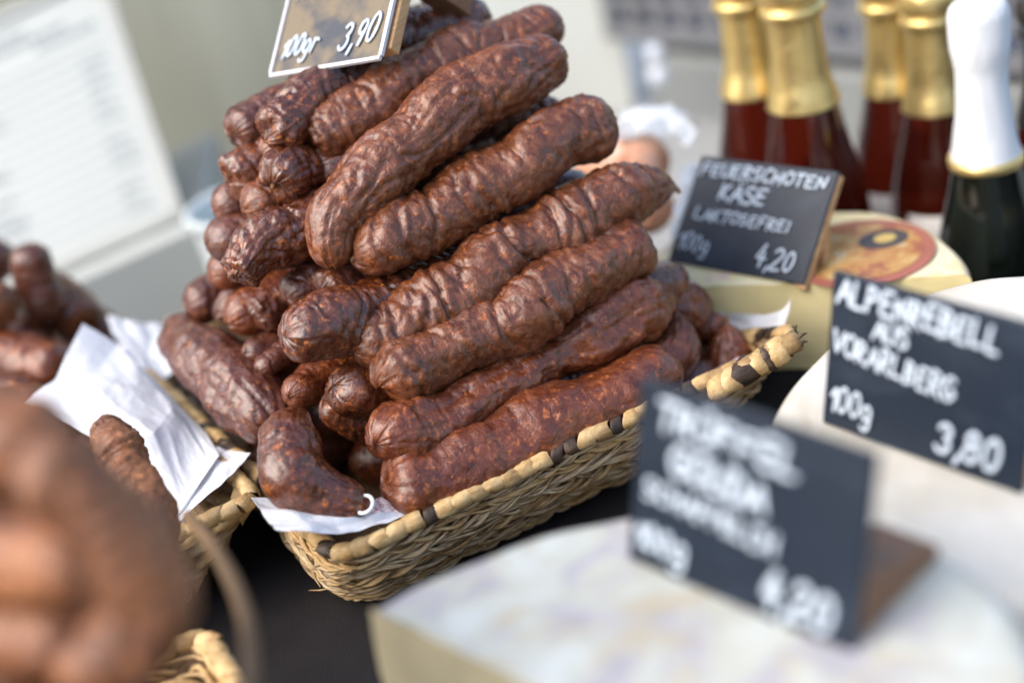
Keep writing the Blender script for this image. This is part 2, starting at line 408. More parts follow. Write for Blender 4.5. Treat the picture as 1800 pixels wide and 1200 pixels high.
PILE = [
 # label, points, radii(px), skin, caps, kwargs
 ('lowest front sausage resting along the near rim of the middle basket', [(718,845,.022),(800,832,.020),(920,776,.018),(1040,712,.020),(1150,660,.026)], [58,66,63,60,56], 'red', ('blunt','round'), dict(wrinkle=.25, seed=1, lump=1.5, hollow=[(25, 28, .10, .1, .5)])),
 ('pear shaped sausage tip pointing up beside the lowest front sausage', [(1150,640,.046),(1178,628,.044),(1192,600,.046),(1193,556,.052)], [44,47,38,16], 'red', ('round','pinch'), dict(wrinkle=.2, seed=2)),
 ('reddish bent sausage second from the bottom with a broad bulging left end', [(690,768,.030),(730,752,.034),(830,708,.040),(960,630,.045),(1080,560,.048),(1150,530,.056),(1188,545,.060)], [50,50,44,46,54,46,18], 'red', ('round','pinch'), dict(wrinkle=.3, seed=3, lump=1.7, ridge=.6, hollow=[(35, 26, .16, .1, .55), (80, 22, .14, .55, .95)])),
 ('thin dark textured sausage wedged between the two lowest front sausages', [(800,790,.050),(900,722,.050),(1010,664,.052),(1120,612,.056)], [36,36,36,36], 'glossy', ('round','round'), dict(wrinkle=.7, seed=4)),
 ('shiny dark red sausage lying under the wrinkled front sausage', [(740,700,.058),(850,650,.062),(980,580,.066),(1100,520,.070),(1180,500,.075)], [42,46,46,44,38], 'glossy', ('round','round'), dict(wrinkle=.4, seed=5)),
 ('deeply wrinkled sausage lowest of the stacked long ones, its round end nearest the camera', [(700,662,.050),(790,612,.050),(900,556,.052),(1010,494,.054),(1112,440,.058)], [50,54,56,57,50], 'dry', ('round','blunt'), dict(wrinkle=.9, seed=6)),
 ('long creased sausage third from the bottom with a tapering right end', [(648,598,.068),(760,540,.070),(880,468,.072),(1000,395,.076),(1090,338,.080),(1158,330,.084)], [50,55,56,58,54,44], 'dry', ('round','cone'), dict(wrinkle=1.15, seed=7, tip=2)),
 ('glossy creased sausage poking out left behind the third long sausage', [(528,582,.072),(600,566,.078),(690,530,.088),(800,470,.10)], [45,52,46,40], 'glossy', ('blunt','round'), dict(wrinkle=.9, seed=8)),
 ('long wrinkled sausage with a smooth round right end in the middle of the stack', [(655,438,.092),(740,398,.092),(850,325,.094),(960,258,.096),(1044,222,.100)], [50,55,53,54,50], 'dry', ('round','round'), dict(wrinkle=1.1, seed=9, tip=1)),
 ('broad flattened sausage curving down at the left across the stack', [(590,440,.100),(592,382,.106),(668,300,.112),(770,220,.116),(880,148,.120),(955,112,.124)], [42,50,58,58,56,48], 'dry', ('round','blunt'), dict(wrinkle=.5, seed=10, ridge=.9, flat=(1.0,1.12), hollow=[(62, 34, .17, .12, .62), (20, 20, .10, .62, .9)])),
 ('thick wrinkled sausage with a flat left end under the price card', [(572,235,.150),(660,178,.150),(770,125,.152),(880,80,.154),(955,52,.156)], [47,50,48,46,44], 'dry', ('flat','round'), dict(wrinkle=.8, seed=11)),
 ('dark sausage with a crumpled round end left of the flat ended one', [(496,222,.155),(540,184,.162),(620,158,.170),(740,112,.185)], [44,42,38,38], 'glossy', ('flat','round'), dict(wrinkle=.8, seed=12, ridge=.6)),
 ('topmost sausage at the back of the pile beside the card holder', [(600,105,.185),(700,76,.185),(790,48,.185),(828,38,.185)], [40,46,46,42], 'glossy', ('round','round'), dict(wrinkle=.7, seed=13, tip=2)),
 ('smooth end of a sausage at the far upper left of the pile', [(432,226,.185),(.05,.008,.006,'d'),(.10,.012,.012,'d')], [36,38,36], 'purple', ('blunt','round'), dict(wrinkle=.3, seed=14)),
 ('small sausage end squeezed below the crumpled dark end', [(480,264,.168),(.06,.01,.0,'d')], [30,30], 'dry', ('round','round'), dict(wrinkle=.5, seed=15)),
 ('round crumpled sausage end with a pale highlight at the left edge of the pile', [(432,306,.172),(.07,.01,.004,'d')], [38,40], 'glossy', ('flat','round'), dict(wrinkle=.6, seed=16)),
 ('puckered sausage end drawn to a point under the flat ended sausage', [(506,314,.142),(560,288,.150),(680,220,.16)], [40,46,44], 'glossy', ('flat','round'), dict(wrinkle=.6, seed=17, ridge=1.0, tip=1)),
 ('small oval sausage end below the puckered one', [(452,360,.155),(.06,.006,.008,'d')], [33,36], 'dry', ('round','round'), dict(wrinkle=.5, seed=18)),
 ('lilac tinged sausage end behind the small oval one at the left edge', [(402,362,.192),(.07,.01,.004,'d')], [32,38], 'purple', ('round','round'), dict(wrinkle=.3, seed=19)),
 ('lilac sausage lying left of the knobbly ended sausage', [(388,424,.182),(440,410,.182),(520,385,.185)], [32,38,36], 'purple', ('round','round'), dict(wrinkle=.3, seed=20)),
 ('dark sausage jutting to the left with a knobbly split end', [(436,468,.120),(468,430,.124),(530,396,.132),(640,350,.15)], [38,46,48,44], 'glossy', ('flat','round'), dict(wrinkle=.9, seed=21, ridge=1.2, lump=1.8, hollow=[(90, 30, .15, .0, .4)])),
 ('short sausage under the lilac one with a red upper side', [(392,478,.19),(.08,.01,.0,'d')], [30,34], 'red', ('round','round'), dict(wrinkle=.3, seed=22)),
 ('mauve sausage end furthest left above the long smooth sausage', [(352,530,.215),(.07,.01,.0,'d')], [32,36], 'purple', ('blunt','round'), dict(wrinkle=.4, seed=23)),
 ('copper coloured sausage end with one bright glint', [(424,556,.165),(.07,.012,.004,'d')], [34,38], 'red', ('round','round'), dict(wrinkle=.3, seed=24)),
 ('pale bloomed oval sausage end under the knobbly one', [(468,545,.150),(.06,.012,.006,'d')], [30,32], 'purple', ('flat','round'), dict(wrinkle=.3, seed=25)),
 ('small sausage end between the pale oval end and the bluish one', [(522,512,.125),(.06,.014,.006,'d')], [30,32], 'purple', ('blunt','round'), dict(wrinkle=.5, seed=26)),
 ('bluish sausage piece tucked under the curved flattened sausage', [(592,506,.110),(.05,.015,.006,'d')], [36,36], 'purple', ('flat','round'), dict(wrinkle=.5, seed=27)),
 ('slim mauve sausage tip left of the copper coloured end', [(376,556,.20),(.06,.012,.004,'d')], [26,34], 'purple', ('pinch','round'), dict(wrinkle=.3, seed=28)),
 ('pale tipped sausage end just left of the glossy creased sausage', [(446,618,.140),(500,620,.145),(580,610,.15)], [24,34,36], 'purple', ('round','round'), dict(wrinkle=.6, seed=29)),
 ('little whitish sausage tip above the long smooth sausage', [(462,646,.128),(.05,.02,.0,'d')], [20,26], 'purple', ('round','round'), dict(wrinkle=.5, seed=30)),
 ('long smooth mauve sausage slanting down at the left side of the basket', [(318,592,.220),(352,618,.190),(408,670,.150),(470,735,.115)], [36,52,60,58], 'purple', ('round','round'), dict(wrinkle=.2, seed=31, ridge=.5, lump=1.4, hollow=[(60, 25, .12, .1, .8)])),
 ('stubby reddish sausage end above the upright one in the corner', [(522,690,.090),(566,668,.100),(640,640,.11)], [26,34,38], 'red', ('round','round'), dict(wrinkle=.5, seed=32)),
 ('bluish black sausage end under the glossy creased sausage', [(612,682,.066),(660,690,.070),(740,680,.08)], [42,44,42], 'glossy', ('round','round'), dict(wrinkle=.6, seed=33)),
 ('wet looking sausage sagging below the bluish black end', [(588,712,.080),(640,738,.076),(720,735,.078)], [28,36,38], 'glossy', ('round','round'), dict(wrinkle=.4, seed=34)),
 ('bent sausage standing in the near left corner of the middle basket', [(532,722,.070),(512,778,.048),(520,836,.032),(566,872,.024),(618,886,.022)], [18,44,56,48,34], 'glossy', ('pinch','round'), dict(wrinkle=.2, seed=35, ridge=.4, hollow=[(150, 26, .16, .1, .6)])),
 ('sausage end behind the tapering one at the right of the stack', [(1030,520,.105),(1096,492,.110)], [32,30], 'dry', ('round','round'), dict(wrinkle=.6, seed=36)),
 ('orange brown sausage end showing behind the broad flattened one', [(900,235,.150),(966,202,.150)], [38,32], 'dry', ('round','round'), dict(wrinkle=.5, seed=37)),
 ('folded sausage neck narrowing to the tied tip at the right', [(1130,545,.078),(1190,540,.072),(1238,566,.068),(1280,572,.056)], [40,46,40,10], 'red', ('round','pinch'), dict(wrinkle=.6, seed=38, ridge=.9, tip=2)),
 ('onion shaped sausage end with a tied tip at the far right', [(1292,672,.048),(1286,640,.048),(1283,605,.050),(1279,568,.052)], [36,50,36,9], 'red', ('round','pinch'), dict(wrinkle=.1, seed=39, ridge=1.2, tip=2)),
 ('low dark sausage under the onion shaped end', [(1150,700,.065),(1210,672,.062),(1256,660,.066)], [46,46,40], 'red', ('round','round'), dict(wrinkle=.3, seed=40)),
]
for lab, p, r, skin, caps, kw in PILE:
    W, rr = pix(p, r, caps)
    sausage(lab, W, rr, skin, caps, **dict(group=G1, **kw))
# sausages deep in the pile, glimpsed through the gaps
for i, (t, z, s0, s1, r) in enumerate([(.045,.030,.09,.25,.016),(.085,.026,.075,.26,.016),(.125,.022,.05,.26,.017),(.165,.022,.0,.25,.017),(.205,.024,.01,.25,.017),(.245,.024,.01,.24,.016),
        (.105,.060,.05,.24,.016),(.145,.055,.03,.24,.017),(.185,.058,.02,.24,.017),(.225,.058,.02,.23,.016),
        (.120,.095,.06,.24,.016),(.155,.090,.05,.24,.017),(.195,.092,.04,.23,.016),(.22,.09,.04,.22,.015),(.165,.125,.06,.23,.016),(.195,.125,.05,.23,.016),(.185,.155,.06,.21,.016), (.118,.136,.09,.232,.016), (.148,.19,.08,.215,.016), (.175,.20,.06,.20,.016), (.10,.115,.08,.235,.015)]):
    sausage('dark sausage deep inside the pile seen only through gaps', [st(s0, t, z), st((s0 + s1) / 2, t + .004, z + .002), st(s1, t, z)], [r, r, r], 'glossy', ('round', 'round'), seed=60 + i, res=.45, wrinkle=.6, group='sausages deep in the pile')

# ------------------------------------------------------------------ baskets
def catmull_closed(pts, n):
    P = np.array(pts, float); m = len(P); out = []
    seg = n // m
    for i in range(m):
        p0, p1, p2, p3 = P[i - 1], P[i], P[(i + 1) % m], P[(i + 2) % m]
        for k in range(seg):
            t = k / seg
            out.append(.5 * ((2 * p1) + (-p0 + p2) * t + (2 * p0 - 5 * p1 + 4 * p2 - p3) * t * t + (-p0 + 3 * p1 - 3 * p2 + p3) * t ** 3))
    return resample(np.array(out), n, True)
def resample(P, n, closed=False):
    if closed: P = np.vstack([P, P[:1]])
    d = np.concatenate([[0], np.cumsum(np.linalg.norm(np.diff(P, axis=0), axis=1))])
    t = np.linspace(0, d[-1], n + 1)[:-1] if closed else np.linspace(0, d[-1], n)
    return np.stack([np.interp(t, d, P[:, i]) for i in range(3)], 1)
def wrap_mesh(name, length, r, mat, seed, thick=1.0):
    """one bound band of the rim: a bulged, slanted ring round the x axis"""
    rs = np.random.RandomState(seed); nx, nt = 7, 14
    V = []
    for i in range(nx):
        a = i / (nx - 1); x0 = (a - .5) * length; prof = math.sin(math.pi * a) ** .45 if 0 < a < 1 else .0
        for j in range(nt):
            th = j * 2 * math.pi / nt
            rad = r * (.80 + .24 * prof * thick) * (1 + .05 * math.sin(3 * th + seed) + .03 * rs.randn())
            x = x0 + .55 * r * math.cos(th + .5) + .1 * r * math.sin(2 * th + seed)
            V.append((x, rad * math.cos(th), rad * math.sin(th)))
    me = bpy.data.meshes.new(name); me.from_pydata(V, [], gridfaces(nx, nt)); me.polygons.foreach_set('use_smooth', [True] * len(me.polygons))
    me.materials.append(mat); return me
def axes_matrix(p, t, up=(0, 0, 1)):
    t = Vector(t).normalized(); u = Vector(up); u = (u - t * u.dot(t)).normalized(); s = u.cross(t)
    m = Matrix((( t[0], s[0], u[0], p[0]), (t[1], s[1], u[1], p[1]), (t[2], s[2], u[2], p[2]), (0, 0, 0, 1)))
    return m
def bind_rim(parent, path, r, spacing, meshes, dark_every=(5, 3), closed=True, start=0, stop=None, tilt=0):
    n = int(np.linalg.norm(np.diff(path, axis=0), axis=1).sum() / spacing)
    Q = resample(path, n, closed); rnd = random.Random(3)
    inv = parent_matrix(parent).inverted(); run = 0
    for i in range(start, n if stop is None else min(n, stop)):
        a, b = Q[i - 1] if i else Q[0], Q[(i + 1) % n] if closed else Q[min(i + 1, n - 1)]
        if run <= 0 and rnd.random() < .14: run = rnd.choice((1, 1, 2))
        me = meshes[1][rnd.randrange(len(meshes[1]))] if run > 0 else meshes[0][rnd.randrange(len(meshes[0]))]
        run -= 1
        o = bpy.data.objects.new('rim_wrap', me); C.objects.link(o); o.parent = parent
        p = Q[i] + np.array([0, 0, rnd.uniform(-.0004, .0004)])
        m = axes_matrix(p, b - a) @ Matrix.Rotation(rnd.uniform(-.6, .6), 4, 'X') @ Matrix.Rotation(rnd.uniform(-.10, .10), 4, 'Z')
        o.matrix_local = inv @ m
def strand_row(parent, path, off_r, fibre_r, n_f, pitch, mat, name='woven_strand', seed=0, closed=True):
    """a loosely twisted bundle of fibres following the path"""
    T = np.gradient(path, axis=0); T /= np.linalg.norm(T, axis=1)[:, None]
    up = np.array([0, 0, 1.]); N = up - T * (T @ up)[:, None]; N /= np.linalg.norm(N, axis=1)[:, None]; B = np.cross(T, N)
    s = np.concatenate([[0], np.cumsum(np.linalg.norm(np.diff(path, axis=0), axis=1))])
    rs = np.random.RandomState(seed); mb = MB()
    for k in range(n_f):
        ph = k * 2 * math.pi / n_f + s * 2 * math.pi / pitch + .9 * np.sin(s * 60 + rs.rand() * 6)
        rad = off_r * (.8 + .5 * np.sin(s * (70 + 30 * rs.rand()) + rs.rand() * 6))
        Q = path + N * (rad * np.cos(ph) * 1.25)[:, None] + B * (rad * np.sin(ph) * .8)[:, None]
        rr = fibre_r * (.75 + .5 * rs.rand()) * (1 + .25 * np.sin(s * 130 + rs.rand() * 6))
        th = np.arange(5) * 2 * math.pi / 5
        V = Q[:, None] + rr[:, None, None] * (N[:, None] * np.cos(th)[None, :, None] * .8 + B[:, None] * np.sin(th)[None, :, None])
        F = gridfaces(len(path), 5)
        if closed: F += [((len(path) - 1) * 5 + j, (len(path) - 1) * 5 + (j + 1) % 5, (j + 1) % 5, j) for j in range(5)]
        mb.add(V.reshape(-1, 3), F)
    o = mb.build(name, mat); under(o, parent); return o
def lathe_wall(parent, top, bot, name, mat, rows=10, bulge=.006, inset=0):
    n = len(top); V = []
    cen = top.mean(0)
    for i in range(rows + 1):
        a = i / rows; P = top * (1 - a) + bot * a
        d = P - cen; d[:, 2] = 0; d /= np.linalg.norm(d, axis=1)[:, None]
        V.append(P + d * (bulge * math.sin(math.pi * a) - inset))
    V = np.vstack(V); F = gridfaces(rows + 1, n)
    F.append(tuple(range(rows * n, rows * n + n)))
    o = mesh_obj(name, V, F, mat); under(o, parent); return o
RW = ([wrap_mesh('rim_wrap', .0106, .0051, STRAW2, k, .6) for k in range(4)], [wrap_mesh('rim_wrap', .0070, .0049, STRAWD, 10 + k, .5) for k in range(2)])
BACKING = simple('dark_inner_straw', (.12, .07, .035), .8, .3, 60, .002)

def outline(poly, z): return catmull_closed([st(s, t, z(s, t) if callable(z) else z) for s, t in poly], 480)
def rrect(s0, s1, t0, t1, r=.018):
    L = []
    for (a, b), (da, db), (ea, eb) in (((s0, t0), (0, 1), (1, 0)), ((s1, t0), (-1, 0), (0, 1)), ((s1, t1), (0, -1), (-1, 0)), ((s0, t1), (1, 0), (0, -1))):
        L += [(a + da * r, b + db * r), (a + (da + ea) * r * .29, b + (db + eb) * r * .29), (a + ea * r, b + eb * r)]
        nxt = None
    P = []
    for i, p in enumerate(L):
        P.append(p)
        if i % 3 == 2:
            q = L[(i + 1) % len(L)]
            for k in (.25, .5, .75): P.append((p[0] + (q[0] - p[0]) * k, p[1] + (q[1] - p[1]) * k))
    return P
# middle basket: rim bows outward along its left side
def rimshape(s, t):
    if s < .1 and t > .05: s -= .030 * ((t - .05) / .28) ** 1.0 * max(0, 1 - s / .1)
    if s > .15: s -= (s - .15) / .14 * .10 * min(t, .33) ** 1.0 * (1 if t > .02 else t / .02)
    return s, t
mid = empty('woven_basket', st(.13, .16, 0), 'long straw basket with black banded rim holding the big sausage pile in the middle', 'basket')
poly = [rimshape(*p) for p in rrect(0, .279, 0, .33)]
bpoly = [(s - (max(0, s - .15) / .11) * .10 * max(0, t - .036), t) for s, t in rrect(.006, .250, .036, .30, .03)]
rim = outline(poly, lambda s, t: .0605 - .032 * min(1, max(0, t - .012) / .04) * min(1, max(0, (s - .12) / .12))); bot = outline(bpoly, .003)
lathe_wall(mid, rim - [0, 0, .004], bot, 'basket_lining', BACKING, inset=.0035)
bind_rim(mid, rim, .0048, .0090, RW)
cen = rim.mean(0)
for k in range(9):
    a = (k + .75) / 9.3; P = rim * (1 - a) + bot * a
    d = P - cen; d[:, 2] = 0; d /= np.linalg.norm(d, axis=1)[:, None]; P = P + d * (.007 * math.sin(math.pi * a)) 
    strand_row(mid, P, .0026, .0013, 6, .055 if k % 2 else -.045, [STRAW, STRAW2, STRAW][k % 3], seed=k)
# frayed end of the binding at the far right corner, poking over the rim
B0, B1 = onz(1250, 690, .062), onz(1400, 598, .072)
fr = MB(); V, F = tube([B0, (B0 + B1) / 2 + [0, 0, .002], B1], [.0044, .0052, .0060], 12, 14); V = V + np.random.RandomState(2).randn(*V.shape) * .0002; fr.add(V, F)
fo = fr.build('rolled_leaf_end', STRAW2); under(fo, mid)
rs = random.Random(5)
fb = MB()
for k in range(9):
    a = k / 9 * 6.28; d = (B1 - B0) / np.linalg.norm(B1 - B0); s_ = np.cross(d, EZ)
    p = B1 + (s_ * math.cos(a) + EZ * math.sin(a)) * .0045
    q = p + d * rs.uniform(.001, .0045) + (s_ * math.cos(a) + EZ * math.sin(a)) * rs.uniform(-.003, .003)
    V, F = tube([p - d * .003, (p + q) / 2 + EZ * rs.uniform(-.001, .001), q], [.0011, .0008, .0003], 5); fb.add(V, F)
under(fb.build('frayed_fibre', STRAWD), mid)
bw = []
for k, (a, wd, dark) in enumerate([(.10, .010, 0), (.26, .011, 0), (.42, .016, 1), (.58, .009, 0), (.68, .005, 1), (.80, .011, 0)]):
    me = wrap_mesh('rim_wrap', wd, .0064 + .0014 * a, STRAWD if dark else STRAW2, 30 + k, .8)
    o = bpy.data.objects.new('rim_wrap', me); C.objects.link(o); o.parent = mid
    o.matrix_local = parent_matrix(mid).inverted() @ axes_matrix(B0 + (B1 - B0) * a, B1 - B0)
# loose ends of grass sticking out near the rim
lf = MB(); rs = random.Random(9)
for k in range(150):
    i = rs.randrange(480); a = rs.uniform(.08, .75)
    p = rim[i % 480] * (1 - a) + bot[i % 480] * a; d = p - cen; d[2] = 0; d /= np.linalg.norm(d); p = p + d * (.0075 * math.sin(math.pi * a) + .002)
    t = rim[(i + 3) % 480] - rim[i % 480]; t /= np.linalg.norm(t); t *= rs.choice((-1, 1)); ln = rs.uniform(.004, .013)
    q = p + t * ln + d * rs.uniform(.0, .003) + EZ * rs.uniform(-.004, .004)
    V, F = tube([p, (p + q) / 2 + d * .001, q], [.0007, .0006, .0003], 4); lf.add(V, F)
finish(under(lf.build('loose_grass_end', STRAW2), mid), kind='stuff')

# plaited basket on the left: wide folded palm leaves
def leaf_mesh(seed, w, h, d, mat):
    rs = np.random.RandomState(seed); nu, nv = 9, 7; V = []
    for i in range(nu):
        a = i / (nu - 1) * 2 - 1
        for j in range(nv):
            b_ = j / (nv - 1) * 2 - 1
            x = a * w / 2 + b_ * h * .16; z = b_ * h / 2 * (1 - .10 * a * a)
            y = -d * (1 - abs(a) ** 2.6) * (1 - abs(b_) ** 3.5) - d * .16 * math.sin(b_ * 8 + seed) * (1 - a * a) - .0003 * rs.randn()
            V.append((x, y, z))
    me = bpy.data.meshes.new('leaf_plait'); me.from_pydata(V, [], gridfaces(nu, nv, False)); me.polygons.foreach_set('use_smooth', [True] * len(me.polygons))
    me.materials.append(mat); return me
LEAF = [leaf_mesh(k, .0200, .0128, .0074, (STRAW, STRAW2, STRAW2)[k % 3]) for k in range(5)]
def plaits(parent, top, bot, i0, i1, rows, per, flipy=False):
    inv = parent_matrix(parent).inverted(); rnd = random.Random(11); cen = top.mean(0)
    for r in range(rows):
        a = (r + .45) / rows; P = top * (1 - a) + bot * a; P = np.roll(P, -i0, axis=0)[:i1 - i0]
        n = int(np.linalg.norm(np.diff(P, axis=0), axis=1).sum() / per); Q = resample(P, n)
        for k in range(n - 1):
            p = Q[k] * .5 + Q[k + 1] * .5; t = Q[k + 1] - Q[k]; d = p - cen; d[2] = 0
            t = Vector(t).normalized(); out = Vector(d); out = (out - t * out.dot(t)).normalized(); out = (out + Vector((0, 0, .25))).normalized()
            if t.cross(Vector((0, 0, 1))).dot(out) < 0: t = -t
            up = out.cross(t) * -1
            if up[2] < 0: up = -up
            side = -out                                    # local y points inward
            m = Matrix(((t[0], side[0], up[0], p[0]), (t[1], side[1], up[1], p[1]), (t[2], side[2], up[2], p[2]), (0, 0, 0, 1)))
            m = m @ Matrix.Rotation(rnd.uniform(-.12, .12) + (.12 if r % 2 else -.12), 4, 'Y') @ Matrix.Rotation(rnd.uniform(-.1, .1), 4, 'X')
            o = bpy.data.objects.new('leaf_plait', LEAF[rnd.randrange(5)]); C.objects.link(o); o.parent = parent; o.matrix_local = inv @ m
lefb = empty('woven_basket', st(-.16, .2, 0), 'plaited palm leaf basket at the left lined with crumpled white paper', 'basket')
polyL = rrect(-.30, -.014, .076, .34, .012); polyL = [(s - .028 * (t - .076) / .26 * (s > -.1), t) for s, t in polyL]
rimL = outline(polyL, .064); botL = outline(rrect(-.275, -.062, .108, .31, .02), .003)
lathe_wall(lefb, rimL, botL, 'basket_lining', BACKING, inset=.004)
plaits(lefb, rimL, botL, 0, 480, 6, .0172)
bind_rim(lefb, rimL, .0044, .0090, (RW[0], RW[0]))

nearb = empty('woven_basket', st(-.17, -.1, 0), 'straw basket in the blurred near left foreground with a hooped handle', 'basket')
polyN = rrect(-.33, -.068, -.31, -.005, .015); rimN = outline(polyN, .058); botN = outline(rrect(-.31, -.085, -.29, -.03, .02), .003)
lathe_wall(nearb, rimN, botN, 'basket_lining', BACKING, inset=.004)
for k in range(6):
    a = (k + .6) / 6.3; P = rimN * (1 - a) + botN * a
    strand_row(nearb, P, .0034, .0020, 5, .05, STRAW2, seed=40 + k)
bind_rim(nearb, rimN, .0058, .0095, ([RW[0][0], RW[0][2]], [RW[0][1], RW[0][3]]))
V, F = tube([at(330, 905, .60), at(385, 975, .545), at(425, 1060, .51), at(440, 1140, .485), at(436, 1230, .47), at(415, 1330, .465)], [.0026, .0031, .0034, .0032, .003, .003], 10, 40)
under(mesh_obj('handle', V, F, wood_mat('brown_cane', (.12, .068, .028), (.19, .115, .055))), nearb)

# ------------------------------------------------------------------ sausages in the other two baskets
GL = 'sausages in the left basket'
LEFT = [
 ('mauve brown sausage hanging down over the far left heap', [(48,430),(62,490),(82,575)], [30,38,42], .93, 'purple', 200),
 ('pale ended sausage at the left picture edge of the far heap', [(22,548),(-60,520),(-160,480)], [40,44,44], .91, 'brown', 201),
 ('sausage end at the right side of the far left heap', [(150,580),(120,540),(40,500)], [40,46,46], .96, 'dry', 202),
 ('sausage lying across the lower front of the far left heap', [(118,650),(60,640),(-60,600)], [42,46,46], .90, 'red', 203),
 ('dark sausage on top of the far left heap at the picture edge', [(10,470),(-40,450),(-130,420)], [36,40,40], .99, 'glossy', 204),
 ('reddish sausage under the hanging one in the far left heap', [(80,600),(20,600),(-80,570)], [42,46,46], .95, 'red', 205),
 ('low dark sausage below the others in the far left heap', [(60,710),(0,700),(-90,660)], [42,46,46], .88, 'glossy', 206),
 ('sausage end peeping out behind the white paper peak', [(196,600),(170,585),(90,545)], [34,42,42], .99, 'dry', 207),
]
for lab, p, r, D, sk, sd_ in LEFT:
    W = [at(x, y, D + .012 * i) for i, (x, y) in enumerate(p)]
    sausage(lab, W, [q * D / FPX * 1.08 for q in r], sk, ('blunt', 'round'), seed=sd_, res=.6, wrinkle=.6, group=GL)
W = [at(184, 738, .70), at(205, 790, .685), at(238, 850, .67), at(268, 905, .655), at(290, 960, .645)]
sausage('thin knobbly sausage lying on the white paper of the left basket', W, [.0080, .0108, .0118, .0118, .010], 'brown', ('round', 'round'), seed=210, wrinkle=1.7, res=.8, group=GL)
GN = 'blurred sausages heaped in the near left foreground'
NEAR = [
 ('large blurred sausage bending down along the right side of the near left heap', [(30,812),(130,852),(212,940),(246,1045),(210,1140),(110,1205)], [84,90,88,88,88,84], .40, 'brown', 220),
 ('blurred sausage lying across the top of the near left heap', [(90,800),(-20,760),(-180,700)], [84,96,96], .44, 'brown', 221),
 ('blurred pinkish sausage in the middle of the near left heap', [(170,985),(60,985),(-120,960)], [70,92,96], .40, 'brown', 222),
 ('blurred sausage below the pinkish one at the near left', [(160,1130),(40,1110),(-120,1080)], [74,90,94], .415, 'brown', 223),
 ('darker blurred sausage low on the near left heap', [(270,1250),(90,1250),(-120,1230)], [76,92,96], .45, 'dry', 224),
 ('upright blurred sausage at the left picture edge', [(-5,690),(10,790),(0,930)], [50,76,80], .47, 'brown', 225),
]
for lab, p, r, D, sk, sd_ in NEAR:
    W = [at(x, y, D + (.018 if sd_ != 220 else .004) * i) for i, (x, y) in enumerate(p)]
    sausage(lab, W, [q * D / FPX for q in r], sk, ('round', 'round'), seed=sd_, res=.6, wrinkle=.8, lump=1.3, ridge=.5, group=GN)
rnh = random.Random(8); hk = 0
for z, ts, s0 in ((.030, (-.27, -.235, -.20, -.165, -.13, -.095, -.06), -.10), (.058, (-.255, -.22, -.185, -.15, -.115, -.08), -.10), (.086, (-.245, -.21, -.175, -.14, -.105), -.11), (.114, (-.235, -.20, -.165, -.13), -.12), (.142, (-.225, -.19, -.155), -.125), (.168, (-.215, -.18, -.15), -.13), (.196, (-.205, -.17), -.13)):
    for t in ts:
        q = rnh.uniform(-.006, .006)
        sausage('foreground sausage lower down in the near left heap', [st(s0 + q, t, z), st(s0 - .08, t + q * .5, z + .002), st(s0 - .18 + q, t, z)], [.0165] * 3, 'brown', seed=400 + hk, res=.4, wrinkle=.6, group=GN); hk += 1
for i, (s, t, z) in enumerate([(-.07, .15, .03), (-.07, .20, .03), (-.06, .26, .03), (-.10, .22, .065), (-.08, .27, .07)]):
    sausage('low sausage inside the left basket behind the paper', [st(s, t, z), st(s - .08, t, z), st(s - .17, t, z)], [.016] * 3, 'dry', seed=250 + i, res=.45, group=GL)

# ------------------------------------------------------------------ paper
def sheet(label, rows, mat=PAPER, nu=34, nv=34, rough=.0012, seed=0, cat='paper', name='paper_sheet', group=None, parent=None, nz=1.3):
    """rows of 3-D points joined into a creased sheet"""
    Rw = [resample(np.array(r, float), nv) if len(r) < nv else np.array(r) for r in rows]
    Rw = np.array(Rw); t = np.linspace(0, len(rows) - 1, nu); i0 = np.minimum(t.astype(int), len(rows) - 2); a = (t - i0)[:, None, None]
    G = Rw[i0] * (1 - a) + Rw[i0 + 1] * a
    U, Vv = np.meshgrid(np.linspace(0, 3, nu), np.linspace(0, 3, nv), indexing='ij')
    d = rough * (np.abs(pnoise(U * nz + seed, Vv * nz, U * 0 + .3)) * 3 - 1) + rough * .6 * np.abs(pnoise(U * 3 + seed, Vv * 3, U * 0 + 1.3))
    du = np.gradient(G, axis=0); dv = np.gradient(G, axis=1); nr = np.cross(du, dv); nr /= np.linalg.norm(nr, axis=2)[..., None] + 1e-12
    G = G + nr * d[..., None]
    o = mesh_obj(name, G.reshape(-1, 3), gridfaces(nu, nv, False), mat, smooth=False)
    m = o.modifiers.new('thickness', 'SOLIDIFY'); m.thickness = .00015
    finish(centre_origin(o), label, cat, group); return o
sheet('white paper lining standing up in a peak at the left basket edge', [
    [at(40, 712, .80), at(120, 745, .78), at(205, 800, .76), at(290, 930, .74)],
    [at(95, 668, .82), at(180, 690, .80), at(270, 760, .77), at(325, 900, .745)],
    [at(145, 570, .86), at(205, 606, .86), at(320, 735, .80), at(370, 815, .765)]], seed=2, rough=.0013, nz=.8)
sheet('white paper draped over the rim to the near corner of the left basket', [
    [at(190, 610, .885), at(205, 665, .85), at(225, 740, .82), at(300, 870, .78), at(330, 930, .74)],
    [at(212, 606, .885), at(262, 672, .850), at(308, 740, .81), at(345, 835, .765), at(318, 922, .735)],
    [at(232, 630, .885), at(300, 697, .845), at(362, 762, .80), at(386, 800, .768), at(300, 926, .725)]], seed=5, rough=.0011, nz=.8)
sheet('folded white paper corner with a straight edge over the plaited left basket corner', [
    [at(372, 782, .785), at(352, 850, .757), at(312, 905, .735), at(300, 925, .722)],
    [at(405, 792, .778), at(385, 830, .756), at(330, 900, .732), at(300, 927, .72)],
    [at(441, 797, .765), at(410, 832, .748), at(350, 885, .728), at(299, 929, .719)]], seed=8, rough=.0006)
